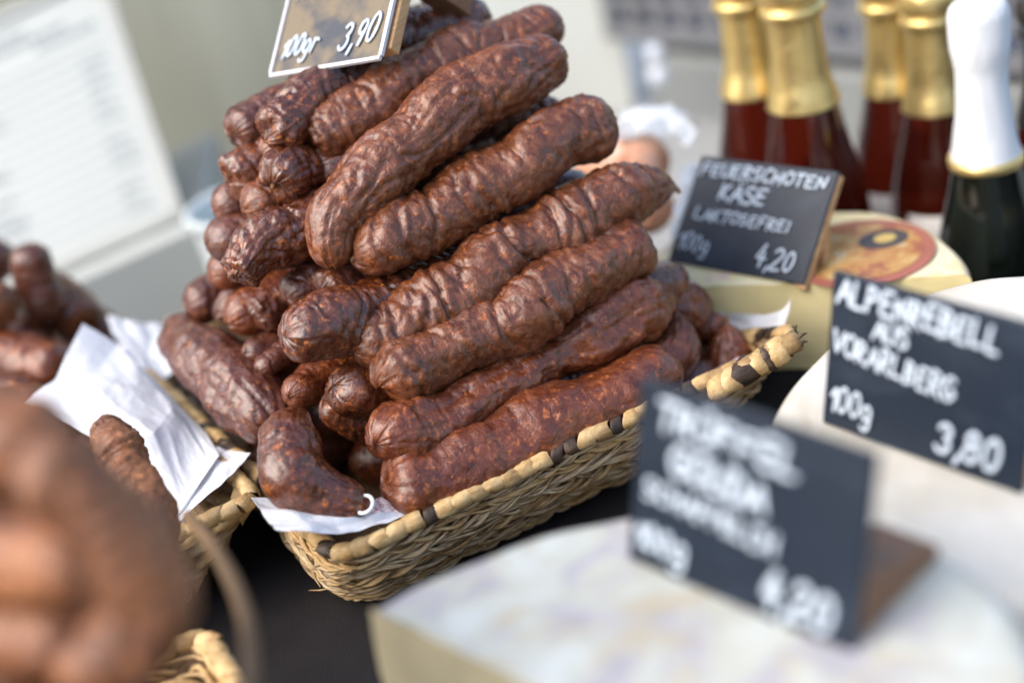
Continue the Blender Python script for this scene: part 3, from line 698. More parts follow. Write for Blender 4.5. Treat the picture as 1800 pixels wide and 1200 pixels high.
sheet('white paper behind the rim beside the long smooth mauve sausage', [
    [at(188, 553, .93), at(240, 567, .93), at(312, 570, .94)],
    [at(200, 592, .91), at(262, 618, .91), at(308, 605, .92)],
    [at(228, 625, .90), at(276, 676, .885), at(302, 655, .89)]], seed=11, rough=.0012, nz=.8)
sheet('white paper lining folded over the near left rim under the bent sausage', [
    [onT(441, 872, .052), onT(500, 880, .045), onT(580, 884, .038), onT(650, 880, .034), onT(720, 868, .034)],
    [onT(462, 905, .024), onT(520, 902, .016), onT(600, 905, .012), onT(660, 900, .012), onT(728, 900, .012)],
    [onT(486, 930, .002), onT(545, 934, -.004), onT(600, 940, -.003), onT(655, 925, .001), onT(742, 897, .005)]], seed=14, rough=.0009)
sheet('pink and white printed paper scrap beside the ring in the near basket corner', [
    [onT(628, 890, .020), onT(668, 872, .024), onT(700, 880, .022)],
    [onT(636, 912, .008), onT(690, 905, .008), onT(726, 898, .009)]], PRINT, seed=17, rough=.0008)
sheet('white paper corner sticking up behind the tied sausage tips at the right', [
    [at(1210, 575, .852), at(1260, 620, .848), at(1320, 690, .812), at(1350, 652, .798)],
    [at(1240, 556, .848), at(1300, 562, .840), at(1340, 620, .815), at(1368, 604, .802)],
    [at(1262, 548, .842), at(1346, 554, .824), at(1374, 546, .810), at(1393, 521, .804)]], seed=20, rough=.0007)
sheet('red ruled paper edge between the onion shaped end and the rim', [
    [at(1160, 690, .80), at(1230, 664, .80), at(1300, 628, .80)],
    [at(1190, 704, .785), at(1260, 672, .785), at(1330, 636, .79)]], PRINT, seed=23, rough=.0006)
RINGM = simple('white_plastic', (.80, .80, .78), .3, .05)
rc = onT(640, 886, .010); th = np.linspace(0, 2 * math.pi, 40)[:-1]
ax, ay = E1 * .9 + EZ * .35, E2 * .8 + EZ * .35; ax /= np.linalg.norm(ax); ay -= ax * (ax @ ay); ay /= np.linalg.norm(ay)
P = rc + .0046 * (np.cos(th)[:, None] * ax + np.sin(th)[:, None] * ay); n_ = np.cross(ax, ay)
rad = (P - rc) / .0046; s8 = np.arange(8) * math.pi / 4
V = P[:, None] + .0010 * (rad[:, None] * np.cos(s8)[None, :, None] + n_ * np.sin(s8)[None, :, None])
F = gridfaces(39, 8) + [(38 * 8 + j, 38 * 8 + (j + 1) % 8, (j + 1) % 8, j) for j in range(8)]
finish(centre_origin(mesh_obj('ring', V.reshape(-1, 3), F, RINGM)), 'small white ring in the near corner of the middle basket', 'ring')

# ------------------------------------------------------------------ lettering: hand drawn strokes
def arc(cx, cy, rx, ry, a0, a1, n=9): return [(cx + rx * math.cos(R(a0 + (a1 - a0) * k / n)), cy + ry * math.sin(R(a0 + (a1 - a0) * k / n))) for k in range(n + 1)]
GLY = {
 'A': [[(0, 0), (.32, 1), (.64, 0)], [(.13, .36), (.52, .36)]], 'L': [[(.05, 1), (.03, 0), (.52, .02)]],
 'P': [[(.05, 0), (.07, 1)], [(.07, 1)] + arc(.1, .74, .42, .26, 85, -90) + [(.06, .47)]],
 'E': [[(.52, .98), (.05, 1), (.05, 0), (.54, .02)], [(.05, .52), (.45, .53)]], 'N': [[(.03, 0), (.05, 1), (.55, 0), (.57, 1)]],
 'R': [[(.05, 0), (.07, 1)], [(.07, 1)] + arc(.1, .75, .4, .25, 85, -90) + [(.08, .5), (.56, 0)]],
 'B': [[(.05, 0), (.06, 1)], [(.06, 1)] + arc(.1, .77, .34, .23, 85, -90) + [(.07, .53)] + arc(.1, .27, .42, .26, 85, -90) + [(.05, 0)]],
 'U': [[(.03, 1), (.04, .3)] + arc(.29, .28, .25, .27, 180, 360) + [(.55, 1)]], 'S': [arc(.28, .76, .23, .23, 40, 260) + arc(.28, .26, .25, .26, 95, -140)],
 'V': [[(0, 1), (.28, 0), (.58, 1)]], 'O': [arc(.3, .5, .29, .48, 90, 450, 16)], 'G': [arc(.32, .5, .30, .49, 50, 330, 14) + [(.56, .44), (.34, .44)]],
 'F': [[(.52, .98), (.05, 1), (.05, 0)], [(.05, .53), (.43, .53)]], 'C': [arc(.32, .5, .30, .49, 50, 310, 12)],
 'H': [[(.04, 1), (.04, 0)], [(.54, 1), (.55, 0)], [(.04, .5), (.54, .52)]], 'T': [[(0, .98), (.58, 1)], [(.29, 1), (.28, 0)]],
 'K': [[(.05, 1), (.05, 0)], [(.52, 1), (.07, .45), (.56, 0)]], 'I': [[(.1, 1), (.1, 0)]], 'M': [[(.0, 0), (.08, 1), (.34, .35), (.6, 1), (.68, 0)]],
 'D': [[(.05, 0), (.06, 1)], [(.06, 1)] + arc(.06, .5, .48, .5, 85, -85) + [(.05, 0)]],
 '0': [arc(.25, .5, .24, .48, 90, 450, 14)], '1': [[(.0, .6), (.25, 1), (.25, 0)]], '3': [arc(.2, .76, .24, .23, 150, -80) + arc(.2, .27, .27, .27, 80, -150)],
 '4': [[(.32, 1), (.02, .38), (.52, .38)], [(.36, .65), (.33, 0)]], '2': [arc(.25, .74, .23, .25, 160, -20) + [(.02, 0), (.54, .03)]],
 '8': [arc(.25, .75, .2, .23, -90, 270, 12), arc(.25, .26, .25, .26, 90, 450, 12)], '9': [arc(.25, .70, .23, .27, 0, 360, 12) + [(.47, .6), (.36, 0)]],
 ',': [[(.14, .06), (.05, -.22)]], 'g': [arc(.24, .32, .22, .28, 20, 360, 12) + [(.46, .4), (.44, -.22)] + arc(.24, -.22, .20, .16, 0, -160, 6)[1:]],
 'r': [[(.05, .6), (.06, 0)], [(.06, .35)] + arc(.26, .38, .20, .2, 160, 50, 5)], ' ': []}
GLY['Ü'] = GLY['U'] + [[(.18, 1.22), (.19, 1.26)], [(.40, 1.23), (.41, 1.27)]]; GLY['Ä'] = GLY['A'] + [[(.18, 1.2), (.19, 1.24)], [(.44, 1.21), (.45, 1.25)]]
ADV = {',': .28, 'I': .32, '1': .44, 'M': .86, ' ': .4, 'r': .46}
def lettering(parent, text, x, y, h, w, slope, pen, M3, seed=0, italic=.12, name='lettering'):
    """write text from (x, y) on the board plane; M3 = (origin, ex, ey, normal); w = total width"""
    rnd = random.Random(seed); o, ex, ey, nn = M3
    tot = sum(ADV.get(c, .74) for c in text); k = w / tot; cx = 0; mb = MB()
    for ch in text:
        jy, js = rnd.uniform(-.06, .06), rnd.uniform(.92, 1.08)
        for stroke in GLY[ch]:
            pts = []
            for (a, b_) in stroke:
                px = x + (cx + a * js) * k + italic * b_ * h; py = y + (b_ * js + jy) * h + slope * (cx + a) * k
                pts.append(o + ex * px + ey * py + nn * .0009)
            if len(pts) > 2 and stroke is not None and len(stroke) > 6: pts = list(spline(pts, len(pts) * 2))
            else: pts = list(resample(np.array(pts), max(3, len(pts) * 3)))
            P = np.array(pts); T = np.gradient(P, axis=0); T /= np.linalg.norm(T, axis=1)[:, None] + 1e-9
            S = np.cross(T, nn); S /= np.linalg.norm(S, axis=1)[:, None] + 1e-9
            P = np.vstack([P[0] - T[0] * pen * .4, P, P[-1] + T[-1] * pen * .4]); S = np.vstack([S[:1], S, S[-1:]])
            wd = np.full(len(P), pen * .41); wd[0] = wd[-1] = pen * .25
            wd *= np.array([rnd.uniform(.85, 1.15) for _ in wd])
            V = np.stack([P - S * wd[:, None], P + nn * pen * .12, P + S * wd[:, None], P - nn * .0006], 1).reshape(-1, 3)
            F = gridfaces(len(P), 4) + [(3, 2, 1, 0), tuple(range(len(V) - 4, len(V)))]
            mb.add(V, F)
        cx += ADV.get(ch, .74)
    ob = mb.build(name, CHALK); under(ob, parent); return ob
def board_frame(pos, yaw, lean, bank=0):
    yaw, lean, bank = R(yaw), R(lean), R(bank)
    ex = np.array([math.cos(yaw), math.sin(yaw), 0]); nn = np.array([math.sin(yaw), -math.cos(yaw), 0])
    eu = math.cos(lean) * EZ - math.sin(lean) * nn
    e1_, e2_ = math.cos(bank) * ex + math.sin(bank) * eu, -math.sin(bank) * ex + math.cos(bank) * eu
    return np.array(pos, float), e1_, e2_, np.cross(e1_, e2_)
def board(label, pos, yaw, lean, bank, w, h, mat=SLATE, th=.003, cat='price sign', name='price_sign'):
    M3 = board_frame(pos, yaw, lean, bank); o, ex, ey, nn = M3
    root = empty(name, o.tolist(), label, cat)
    mb = MB(); c = o + ex * w / 2 + ey * h / 2 - nn * th / 2; mb.box(c, ex * w / 2, ey * h / 2, nn * th / 2)
    b_ = mb.build('board', mat, smooth=False); under(b_, root); bevel(b_, .0008)
    return root, M3
def wedge(root, M3, pts, width0, width1, mat, name='wooden_stand'):
    """prism: polygon pts (y up the board, d behind it) swept across the board from width0 to width1"""
    o, ex, ey, nn = M3; n = len(pts)
    V = [o + ex * wv + ey * p[0] - nn * p[1] for wv in (width0, width1) for p in pts]
    F = [tuple(range(n))[::-1], tuple(range(n, 2 * n))] + [(i, (i + 1) % n, (i + 1) % n + n, i + n) for i in range(n)]
    b_ = mesh_obj(name, V, F, mat, smooth=False); under(b_, root); bevel(b_, .0008); return b_

# nearest sign, strongly blurred
r1, m1 = board('dark slate price sign lettered TRÜFFEL GOUDA, nearest and most blurred', (.0228, .4212, .1293), -50.8, 19, -1.4, .096, .070)
lettering(r1, 'TRÜFFEL', .010, .0545, .0095, .060, -.02, .0030, m1, 1)
lettering(r1, 'GOUDA', .017, .0385, .0100, .042, -.04, .0032, m1, 2)
lettering(r1, 'SCHAFMILCH', .006, .0270, .0070, .058, -.06, .0020, m1, 3)
lettering(r1, '100g', .004, .0075, .0095, .024, 0, .0026, m1, 4)
lettering(r1, '4,20', .060, .0050, .0120, .029, 0, .0032, m1, 5)
wedge(r1, m1, [(0, .003), (.026, .003), (.024, .052), (.016, .054)], .070, .0945, WOODD)
# middle right sign
r2, m2 = board('dark slate price sign lettered ALPENREBELL AUS VORARLBERG on the white cheese at right', (.1246, .5224, .0988), -54.9, 14.4, -1, .0965, .070)
lettering(r2, 'ALPENREBELL', .004, .0575, .0105, .078, -.035, .0026, m2, 11)
lettering(r2, 'AUS', .023, .0460, .0080, .018, -.03, .0021, m2, 12)
lettering(r2, 'VORARLBERG', .003, .0350, .0095, .061, -.10, .0022, m2, 13)
lettering(r2, '100g', .004, .0085, .0110, .023, 0, .0020, m2, 14)
lettering(r2, '3,80', .058, .0060, .0130, .030, 0, .0028, m2, 15)
wedge(r2, m2, [(0, .003), (.045, .003), (-.004, .040)], .090, .0955, WOOD)
# far sign
r3, m3 = board('dark price sign lettered FEUERSCHOTEN KÄSE with a light wooden edge, behind the pile', (.105, .7882, .0624), -46.8, 46, -.4, .096, .070, th=.0022)
lettering(r3, 'FEUERSCHOTEN', .004, .0575, .0078, .088, .0, .0019, m3, 21)
lettering(r3, 'KÄSE', .022, .0430, .0100, .034, .0, .0020, m3, 22)
lettering(r3, 'LAKTOSEFREI', .009, .0290, .0070, .068, .0, .0014, m3, 23)
lettering(r3, '100g', .004, .0085, .0105, .024, 0, .0013, m3, 24)
lettering(r3, '4,20', .060, .0060, .0130, .028, 0, .0017, m3, 25)
wedge(r3, m3, [(-.002, .0023), (.069, .0023), (.069, .0075), (-.002, .0075)], .0905, .0965, WOOD)
wedge(r3, m3, [(.035, .0078), (.048, .0078), (-.018, .052), (-.026, .046)], .086, .094, WOOD)
# card over the pile
CARD = NT('worn_blackboard_card'); CARD.coord()
CARD.col(CARD.mix(CARD.ramp(CARD.noise(34, 4, .6), [(.40, (0, 0, 0)), (.56, (1, 1, 1))]), (.030, .034, .044), (.145, .110, .060))).set(Roughness=.35); CARD = CARD.m
r4, m4 = board('worn laminated price card 3,90 with a pale plastic edge above the sausage pile', [-.095, .780, .2356], -45, 48, 10, .079, .075, CARD, th=.0014)
EDGE = simple('clouded_plastic', (.62, .62, .64), .25, .08)
def edge(root, M3, a, b_, w, d=.0022, name='plastic_edge'):
    o, ex, ey, nn = M3; p, q = o + ex * a[0] + ey * a[1], o + ex * b_[0] + ey * b_[1]; t = (q - p) / np.linalg.norm(q - p); s = np.cross(nn, t)
    mb = MB(); mb.box((p + q) / 2, (q - p) / 2, s * w / 2, nn * d / 2); under(mb.build(name, EDGE, smooth=False), root)
edge(r4, m4, (-.001, -.0008), (.0800, -.0008), .0018); edge(r4, m4, (-.0010, .0006), (-.0010, .076), .0016); edge(r4, m4, (.0801, .0006), (.0801, .076), .0020)
lettering(r4, '100gr', .004, .0095, .0125, .026, .0, .0022, m4, 31, italic=.3)
lettering(r4, '3,90', .048, .0085, .0160, .026, .02, .0026, m4, 32, italic=.25)
lettering(r4, 'PFEFFER', .006, .0460, .0090, .030, .0, .0020, m4, 33, italic=.2)
wedge(r4, m4, [(.006, .0030), (.076, .0030), (.076, .0105), (.006, .0105)], .0705, .0828, WOOD)
wedge(r4, m4, [(.052, .0108), (.072, .0108), (.072, .060), (.056, .060)], .066, .0822, WOODD, 'wooden_block')

# ------------------------------------------------------------------ cheeses
def wheel(name, label, c, rad, z0, z1, mat, bulge=.006, rnd=.010, a0=None, a1=None, group=None, cutmat=None, seed=0, cat='cheese', chord=None, oval=1.0):
    """round cheese, or a cut one covering the angles a0..a1 (degrees) of its disc"""
    full = a0 is None; na = 120
    A = np.linspace(0, 2 * math.pi, na, endpoint=False) if full else np.linspace(R(a0), R(a1), na)
    H = z1 - z0; prof = []
    for k in range(7): a = R(90) * (1 - k / 6); prof.append((rad - rnd + rnd * math.cos(a), z1 - rnd + rnd * math.sin(a)))
    for k in range(1, 8): b_ = k / 8; prof.append((rad + bulge * math.sin(math.pi * b_), z1 - rnd - (H - 2 * rnd) * b_))
    for k in range(7): a = -R(90) * k / 6; prof.append((rad - rnd + rnd * math.cos(a), z0 + rnd + rnd * math.sin(a)))
    inner = [(rad * q, z1) for q in (.02, .2, .4, .6, .8)]; outer = [(rad * q, z0) for q in (.8, .02)]
    prof = inner + prof + outer; prof = np.array(prof)
    V = np.empty((na, len(prof), 3))
    for i, a in enumerate(A):
        V[i, :, 0] = math.cos(a) * prof[:, 0]; V[i, :, 1] = math.sin(a) * prof[:, 0]; V[i, :, 2] = prof[:, 1]
    nz = pnoise(V[..., 0] * 28 + seed, V[..., 1] * 28, V[..., 2] * 28); nz2 = pnoise(V[..., 0] * 90 + seed, V[..., 1] * 90, V[..., 2] * 90)
    V[..., 2] += (nz * .0016 + nz2 * .0004) * (prof[:, 1] > z0 + H * .3); rr = 1 + nz * .010
    V[..., 0] *= rr; V[..., 1] *= rr
    m_ = len(prof); F = []
    for i in range(na if full else na - 1):
        k = (i + 1) % na
        for j in range(m_ - 1): F.append((i * m_ + j, k * m_ + j, k * m_ + j + 1, i * m_ + j + 1))
    V[..., 0] *= oval; V = V.reshape(-1, 3); CF = []
    if chord:                                       # cut straight across: chord = (point, direction), right hand side is gone
        (px_, py_), (dx_, dy_) = chord; ln_ = math.hypot(dx_, dy_); nx_, ny_ = dy_ / ln_, -dx_ / ln_
        sd_ = (V[:, 0] + c[0] - px_) * nx_ + (V[:, 1] + c[1] - py_) * ny_
        cut_ = sd_ > -1e-9; V[cut_, 0] -= sd_[cut_] * nx_; V[cut_, 1] -= sd_[cut_] * ny_
        wv = pnoise(V[:, 0] * 60, V[:, 1] * 60, V[:, 2] * 60 + seed) * .0012 * cut_; V[:, 0] += wv * nx_; V[:, 1] += wv * ny_
        CF = [q for q in F if all(cut_[k] for k in q) and abs(V[q[0], 2] - V[q[2], 2]) > 1e-5]
        F = [q for q in F if not all(cut_[k] for k in q)]
    if full and not chord:
        F.append(tuple(i * m_ for i in range(na))[::-1]); F.append(tuple(i * m_ + m_ - 1 for i in range(na)))
    root = empty(name, (c[0], c[1], 0), label, cat, group)
    b_ = mesh_obj('rind', V, F, mat, root)
    if CF: mesh_obj('cut_face', V, CF, cutmat, root)
    if not full:
        for a in (A[0], A[-1]):
            i = 0 if a == A[0] else na - 1
            ring = V[i * m_:(i + 1) * m_] * [.9985, .9985, 1]
            cp = mesh_obj('cut_face', ring, [tuple(range(m_))], cutmat, root, smooth=False)
            mm = cp.modifiers.new('thickness', 'SOLIDIFY'); mm.thickness = .0012; mm.offset = 0
    return root
def cheese_mat(name, cols, scale=22, rough=.5, bump=.0010, fine=None):
    m = NT(name); n1 = m.noise(scale, 5, .62, .4); c = m.ramp(n1, cols); m.col(c).set(Roughness=rough); m.bump(m.noise(scale * 8, 3), bump); return m.m
YELLOW_CUT = cheese_mat('yellow_cheese_paste', [(.3, (.70, .58, .27)), (.7, (.80, .70, .38))], 14, .4, .0004)
def wrapped():
    m = NT('printed_cheese_wrap'); a = m.noise(30, 3, .55, 1.0); b_ = m.noise(42, 3, .5, .6, stretch=(1, 1.7, 1))
    c = m.ramp(a, [(.32, (.30, .30, .31)), (.42, (.375, .365, .385)), (.50, (.42, .43, .37)), (.64, (.48, .51, .48))])
    c2 = m.mix(m.ramp(b_, [(.56, (0, 0, 0)), (.68, (1, 1, 1))]), c, (.41, .37, .28))
    m.col(c2).set(Roughness=.35, Coat_Weight=.3); m.bump(a, .0015); return m.m
WRAP = wrapped()
fc = wheel('cheese', 'big cut cheese wrapped in pale printed foil filling the lower front', (.006, .346), .1065, .006, .128, WRAP, .008, .006, oval=1.24, chord=((-.078, .4337), (.65, -.76)), cutmat=cheese_mat('pale_yellow_paste', [(.3, (.42, .37, .23)), (.7, (.56, .50, .33))], 12, .45, .0004), seed=3)
GREYR = cheese_mat('pale_grey_rind', [(.30, (.34, .27, .16)), (.40, (.50, .47, .39)), (.66, (.60, .585, .53))], 14)
wc = wheel('cheese', 'whole white rinded cheese wheel under the Alpenrebell sign at right', (.226, .492), .131, .006, .0975, GREYR, .006, .014, seed=8)
yc = wheel('cheese', 'yellow cut cheese with printed rind under the Feuerschoten sign', (.155, .722), .107, .002, .060, cheese_mat('printed_yellow_rind', [(.36, (.60, .42, .38)), (.45, (.66, .58, .30)), (.58, (.74, .68, .48)), (.7, (.62, .30, .20))], 34, .4), .003, .005, chord=((.180, .720), (.92, -.39)), cutmat=YELLOW_CUT, seed=12)
lc = onz(1525, 440, .0890); 
def disc(name, r, z, mat, parent, rx=1.0, off=(0, 0), n=48):
    V = [(off[0] + r * math.cos(a) * rx, off[1] + r * math.sin(a), z) for a in np.linspace(0, 2 * math.pi, n, endpoint=False)]
    V += [(x, y, z - .0006) for x, y, _ in V]; F = [tuple(range(n)), ] + [(i, i + n, (i + 1) % n + n, (i + 1) % n) for i in range(n)]
    return mesh_obj(name, V, F, mat, parent, smooth=False)
lab = cheese_mat('orange_label', [(.38, (.28, .09, .05)), (.46, (.40, .20, .06)), (.56, (.46, .29, .10)), (.62, (.50, .43, .30)), (.70, (.30, .10, .06))], 60, .35, .0001)
lcp = onz(1512, 446, .0600)
lp = disc('round_label', .043, .0012, simple('label_red', (.30, .10, .07), .4), yc, 1, (0, 0), 40); lp.location = (lcp[0] - .155, lcp[1] - .722, .0600)
disc('label_print', .036, .0016, lab, lp); disc('emblem', .0115, .0020, simple('label_dark', (.05, .045, .05), .4), lp, 1.3, (.017, .008), 24)
disc('emblem_centre', .0055, .0024, simple('label_gold', (.55, .40, .12), .4), lp, 1.2, (.018, .008), 24)
# ------------------------------------------------------------------ bottles
def revolve(prof, n=40):
    V = [(r * math.cos(a), r * math.sin(a), z) for r, z in prof for a in np.arange(n) * 2 * math.pi / n]
    F = gridfaces(len(prof), n); F.append(tuple(range(n))[::-1]); F.append(tuple(range(len(V) - n, len(V)))); return V, F
def glass(name, c, trans=.85):
    m = NT(name); m.col(c).set(Roughness=.04, Transmission_Weight=trans, IOR=1.45, Coat_Weight=.5, Coat_Roughness=.03); return m.m
ROSE = glass('dark_red_glass', (.125, .013, .005), .75); GREEN = glass('black_green_glass', (.004, .006, .004), .05)
FOIL = NT('gold_foil'); FOIL.col((.72, .54, .22)).set(Metallic=.85, Roughness=.36); FOIL.bump(FOIL.noise(160, 3), .0006); FOIL = FOIL.m
FOILW = NT('white_foil'); FOILW.col((.62, .64, .66)).set(Roughness=.38); FOILW.bump(FOILW.noise(70, 3, stretch=(1, 1, .4)), .0014); FOILW = FOILW.m
LABELM = simple('cream_bottle_label', (.72, .70, .64), .5, .04)
def smooth_prof(prof, n=60):
    P = spline([(r, z, 0) for r, z in prof], n); return [(max(.0005, p[0]), p[1]) for p in P]
def bottle(label, foilpos, k, glassm, foilm, group=None, band=False, labelled=True, zb=-.055, long_=.80, plain=False):
    """foilpos: place of the lower edge of the foil; k: scale"""
    x, y, zf = foilpos; h = zf - zb
    root = empty('bottle', (x, y, zb), label, 'bottle', group)
    rb = .0335 * k; rn = .0195 * k
    body = [(rb * .92, .001), (rb, .006), (rb, h * .42), (rb * .985, h * .52), (rb * .86, h * .70), (rb * .70, h * .86), (rn * 1.02, h * 1.0), (rn * .82, h + .02 * k)]
    pr = smooth_prof(body); V, F = revolve(pr, 44); o = mesh_obj('glass_body', V, F, glassm, root)
    q = rn * 1.05
    fo = [(q * 1.06, h - .001), (q * .98, h + .006 * k), (q * .86, h + .020 * k * long_), (q * .78, h + .045 * k * long_), (q * .76, h + .062 * k * long_), (q * .78, h + .066 * k * long_)]
    fo += [(q * .92, h + .0685 * k * long_), (q * .92, h + .0735 * k * long_), (q * .80, h + .0765 * k * long_), (q * .90, h + .079 * k * long_), (q * .95, h + .083 * k * long_), (q * .93, h + .092 * k * long_), (q * .80, h + .098 * k * long_), (q * .5, h + .1005 * k * long_), (.001, h + .101 * k * long_)]
    if plain: fo = fo[:3] + [(q * .76, h + .040 * k * long_), (q * .745, h + .058 * k * long_), (q * .80, h + .066 * k * long_), (q * .84, h + .072 * k * long_), (q * .86, h + .085 * k * long_), (q * .84, h + .094 * k * long_), (q * .70, h + .099 * k * long_), (q * .4, h + .1005 * k * long_), (.001, h + .101 * k * long_)]
    pr = smooth_prof(fo, 90); V, F = revolve(pr, 44); V = np.array(V); nz = pnoise(V[:, 0] * 120, V[:, 1] * 120, V[:, 2] * 50 + k * 9); V[:, :2] *= (1 + .020 * nz + .016 * pnoise(V[:, 0] * 330, V[:, 1] * 330, V[:, 2] * 40))[:, None]
    mesh_obj('foil', V, F, foilm, root)
    if band:
        V, F = revolve([(q * 1.075, h - .003), (q * 1.09, h - .001), (q * 1.09, h + .0025), (q * 1.0, h + .0035)], 44); mesh_obj('gold_ring', V, F, FOIL, root)
    if labelled:
        V = []; nn = 20
        for zz in (h * .12, h * .50):
            for a in np.linspace(R(-150), R(-60), nn): V.append(((rb + .0006) * math.cos(a), (rb + .0006) * math.sin(a), zz))
        o = mesh_obj('label', V, gridfaces(2, nn, False), LABELM, root); mm = o.modifiers.new('t', 'SOLIDIFY'); mm.thickness = .0004
    return root
GB = 'sparkling wine bottles with gold foil'
bottle('gold foil bottle of dark rosé, leftmost and a little behind its neighbour', at(1325, 155, .985), 1.08, ROSE, FOIL, GB)
bottle('gold foil bottle of dark rosé, second from left and largest', at(1412, 178, .93), 1.10, ROSE, FOIL, GB)
bottle('gold foil bottle of dark rosé, third from left with cream label', at(1572, 152, 1.0), 1.05, ROSE, FOIL, GB)
bottle('gold foil bottle of dark rosé, partly behind the white foil one', at(1645, 182, .96), 1.06, ROSE, FOIL, GB)
bottle('dark green bottle with white foil and a gold ring', at(1733, 278, .86), 1.0, GREEN, FOILW, None, True, long_=.98, plain=True)
bottle('dark bottle with black foil cut off by the right picture edge', at(1850, 205, .92), 1.05, ROSE, simple('black_foil', (.02, .02, .022), .3), None)

# ------------------------------------------------------------------ background
GREY = simple('grey_box_paint', (.20, .215, .215), .45, .06, 3)
p0, p1 = onz(1120, 80, -.01), onz(1860, 146, -.01)
ang = math.atan2((p1 - p0)[1], (p1 - p0)[0]); gb = MB(); gb.box((.45, .20, -.235), (.45, 0, 0), (0, .2, 0), (0, 0, .23))
go = finish(bevel(gb.build('storage_box', GREY, smooth=False), .012, 4), 'plain grey box standing behind the bottles', 'box'); go.location = p0; go.rotation_euler[2] = ang
CR = simple('dark_grey_plastic', (.135, .14, .15), .5, .1)
cr = empty('plastic_crate', (p0[0], p0[1], -.004), 'dark grey plastic crate with slotted sides above the bottles', 'crate')
zc = -.003; x0 = p0[0] - .035; yC = p0[1] - .008; LW = .62
mb = MB(); mb.box((x0 + LW / 2, yC + .09, zc + .004), (LW / 2, 0, 0), (0, .085, 0), (0, 0, .004)); under(mb.build('crate_floor', CR, smooth=False), cr)
def bar(a, b_, w, d, name='crate_bar'):
    a, b_ = np.array(a), np.array(b_); t = b_ - a; s = np.cross(t, (0, 1, 0)); s /= np.linalg.norm(s)
    mb = MB(); mb.box((a + b_) / 2, t / 2, s * w / 2, np.array([0, 1, 0]) * d / 2); o = mb.build(name, CR, smooth=False); under(o, cr); return bevel(o, .001)
for z, w in ((.010, .018), (.042, .010), (.075, .012), (.115, .016)): bar((x0, yC, zc + z), (x0 + LW, yC, zc + z), w, .004, 'crate_rail')
for k in range(18):
    x = x0 + .008 + k * .0340
    bar((x, yC + .0005, zc + .016), (x, yC + .0005, zc + .112), .014, .003, 'crate_bar')
mb = MB(); mb.box((x0 + .001, yC + .09, zc + .06), (.0015, 0, 0), (0, .086, 0), (0, 0, .06)); under(mb.build('crate_side', CR, smooth=False), cr)
mb = MB(); mb.box((x0 + LW / 2, yC + .176, zc + .06), (LW / 2, 0, 0), (0, .0015, 0), (0, 0, .06)); under(mb.build('crate_back', simple('crate_inner_shade', (.012, .013, .018), .6), smooth=False), cr)  # near-black back: the shade behind the slots is put into its colour
cr.rotation_euler[2] = ang
# framed price list at the far left
dp = at(104, 466, 1.22); dq = at(320, 368, 1.22)
dp0 = dp
r5, m5 = board('white printed price list in a thin clear frame leaning at the far left', [-.4521, 1.1332, .0023], -10, 48, 16, .21, .26, simple('price_list_paper', (.30, .33, .325), .4, .03, 6), th=.003, cat='price list', name='price_list')
FR = simple('clear_frame_edge', (.24, .26, .25), .3, .05)
def edge2(a, b_, w, mat, name): 
    o, ex, ey, nn = m5; p, q = o + ex * a[0] + ey * a[1], o + ex * b_[0] + ey * b_[1]; t = (q - p) / np.linalg.norm(q - p); s = np.cross(nn, t)
    mb = MB(); mb.box((p + q) / 2 + nn * .001, (q - p) / 2, s * w / 2, nn * .003); under(mb.build(name, mat, smooth=False), r5)
edge2((.2075, 0), (.2075, .262), .010, FR, 'frame_edge'); edge2((0, -.004), (.213, -.004), .010, simple('frame_foot', (.18, .20, .19), .4), 'frame_foot'); edge2((0, .262), (.213, .262), .010, FR, 'frame_edge')
dp = m5[0]; dq = m5[0] + m5[1] * .21
INK = simple('grey_print', (.13, .17, .19), .6, .05); rnd = random.Random(4)
o, ex_, ey_, nn_ = m5
for k in range(19):
    y = .238 - k * .0122; ln = MB()
    if k > 2: ln.box(o + ex_ * .104 + ey_ * (y - .004) + nn_ * .0004, ex_ * .09, ey_ * .0004, nn_ * .0001); finish(under(ln.build('ruled_line', INK, smooth=False), r5))
    segs = [(.03, .125)] if k == 0 else [(.03, .155)] if k == 1 else [(.13, .185)] if k == 2 else [(.012, .012 + rnd.uniform(.03, .07)), (.165, .165 + rnd.uniform(.012, .020))]
    if k in (3, 4, 11, 15): segs = [(.012, .075)]
    for a, b_ in segs:
        ln = MB(); xx = a
        while xx < b_:
            w = rnd.uniform(.004, .010); hh = .0032 if k < 3 else .0026 if k in (3, 4, 11, 15) else .0013
            ln.box(o + ex_ * (xx + w / 2) + ey_ * y + nn_ * .0004, ex_ * w * .44, ey_ * hh, nn_ * .0001); xx += w + .0016
        finish(under(ln.build('printed_line', INK, smooth=False), r5), kind='stuff')
# pale ledge under the price list
LEDGE = simple('pale_ledge_paint', (.36, .385, .37), .4, .05, 3)
tl = (dq - dp) / np.linalg.norm(dq - dp); tl2 = np.array([tl[0], tl[1], 0]); tl2 /= np.linalg.norm(tl2); back = np.array([-tl2[1], tl2[0], 0])
zt = max(dp[2], dq[2]) 
V = []
a, b_ = dp - tl * .5 - EZ * .006 - back * .03, dq + tl * .02 - EZ * .006 - back * .03
mb = MB(); mb.box((a + b_) / 2 + back * .12 - EZ * .20, (b_ - a) / 2, back * .12, EZ * .20)
finish(bevel(centre_origin(mb.build('display_ledge', LEDGE, smooth=False)), .006, 3), 'pale painted ledge carrying the framed price list', 'ledge')
a, b_ = at(100, 520, 1.16), at(420, 400, 1.20)
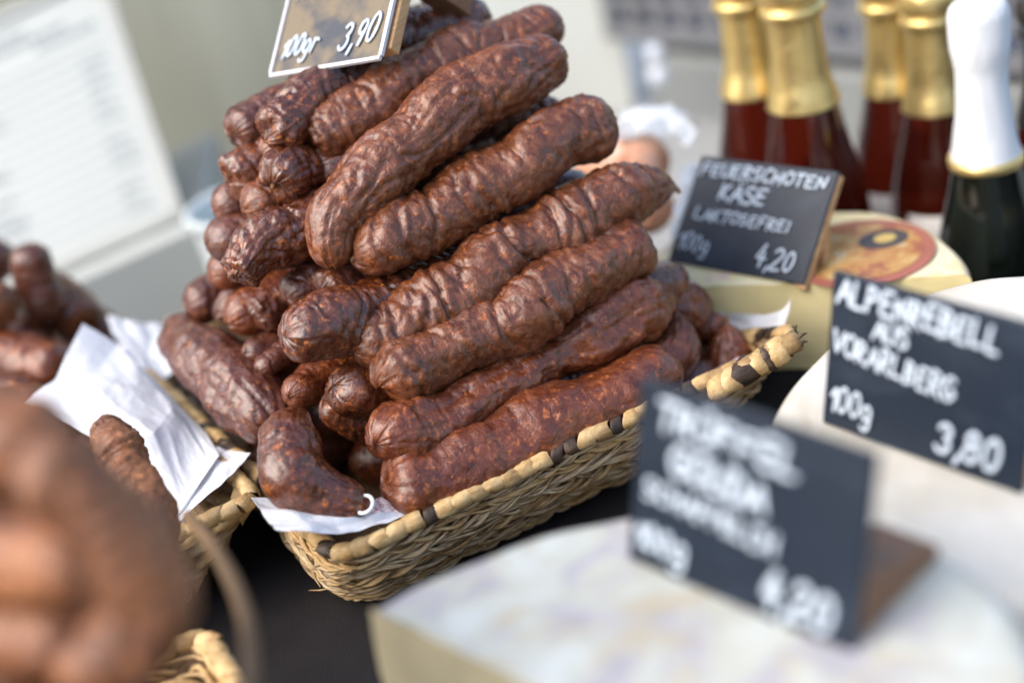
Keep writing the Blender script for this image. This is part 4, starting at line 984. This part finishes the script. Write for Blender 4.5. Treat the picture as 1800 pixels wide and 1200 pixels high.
# round plastic tub behind the pile at left
tubc = at(362, 420, 1.12); V, F = revolve(smooth_prof([(.030, 0), (.034, .004), (.040, .085), (.0425, .088), (.0425, .094), (.039, .0945), (.036, .09), (.03, .008)], 40), 40)
tb = mesh_obj('plastic_tub', V, F, simple('pale_blue_plastic', (.50, .56, .57), .4, .04)); tb.location = (tubc[0] + .032, tubc[1], tubc[2] - .07)
finish(tb, 'pale blue plastic tub half hidden behind the left side of the pile', 'tub')
# packed cooked sausages behind the pile
PINK = cheese_mat('pink_meat', [(.3, (.60, .22, .10)), (.5, (.68, .36, .22)), (.7, (.72, .50, .40))], 30, .25, .0006)
SK['pink'] = PINK
GP = 'pink sausages in clear wrap behind the pile'
for i, (p, q, r, D) in enumerate([((1080, 278), (1176, 290), 50, .98), ((1090, 355), (1185, 372), 50, .96), ((1080, 450), (1150, 455), 46, .93)]):
    W = [at(p[0] - 60, p[1] - 10, D + .03), at(*p, D + .01), at(*q, D)]
    sausage(['topmost', 'middle', 'lowest'][i] + ' of three pink wrapped sausages behind the pile', W, [r * D / FPX] * 3, 'pink', seed=300 + i, res=.5, wrinkle=.4, group=GP)
pw = NT('clear_wrap'); pw.col((.82, .88, .94)).set(Roughness=.15, Transmission_Weight=.5, Alpha=.75); 
sheet('crinkled clear wrap bunched on top of the pink sausages', [
    [at(1070, 255, .97), at(1120, 235, .96), at(1170, 228, .95), at(1215, 260, .94)],
    [at(1080, 215, .98), at(1130, 205, .97), at(1175, 195, .96), at(1222, 232, .95)],
    [at(1100, 200, 1.01), at(1140, 190, 1.0), at(1185, 190, .99), at(1228, 235, .98)]], pw.m, seed=31, rough=.004, cat='plastic wrap', name='plastic_wrap')
sheet('clear plastic wrap hanging down the right of the pink sausages', [
    [at(1205, 290, .93), at(1195, 350, .92), at(1175, 420, .90), at(1150, 480, .89)],
    [at(1230, 285, .95), at(1222, 340, .94), at(1200, 420, .92), at(1165, 490, .91)]], pw.m, seed=35, rough=.003, cat='plastic wrap', name='plastic_wrap')
# small clip on the grey box
cl = empty('hanging_clip', at(1155, 115, 1.40).tolist(), 'small pale clip hanging on the grey box below the crate', 'clip')
for dz, rr in ((.013, .0085), (-.010, .0095)):
    V, F = revolve(smooth_prof([(.001, -rr), (rr * .8, -rr * .7), (rr, 0), (rr * .8, rr * .7), (.001, rr)], 20), 20); o_ = mesh_obj('clip_half', V, F, simple('clip_plastic', (.62, .66, .72), .3), cl); o_.location = (0, 0, dz)
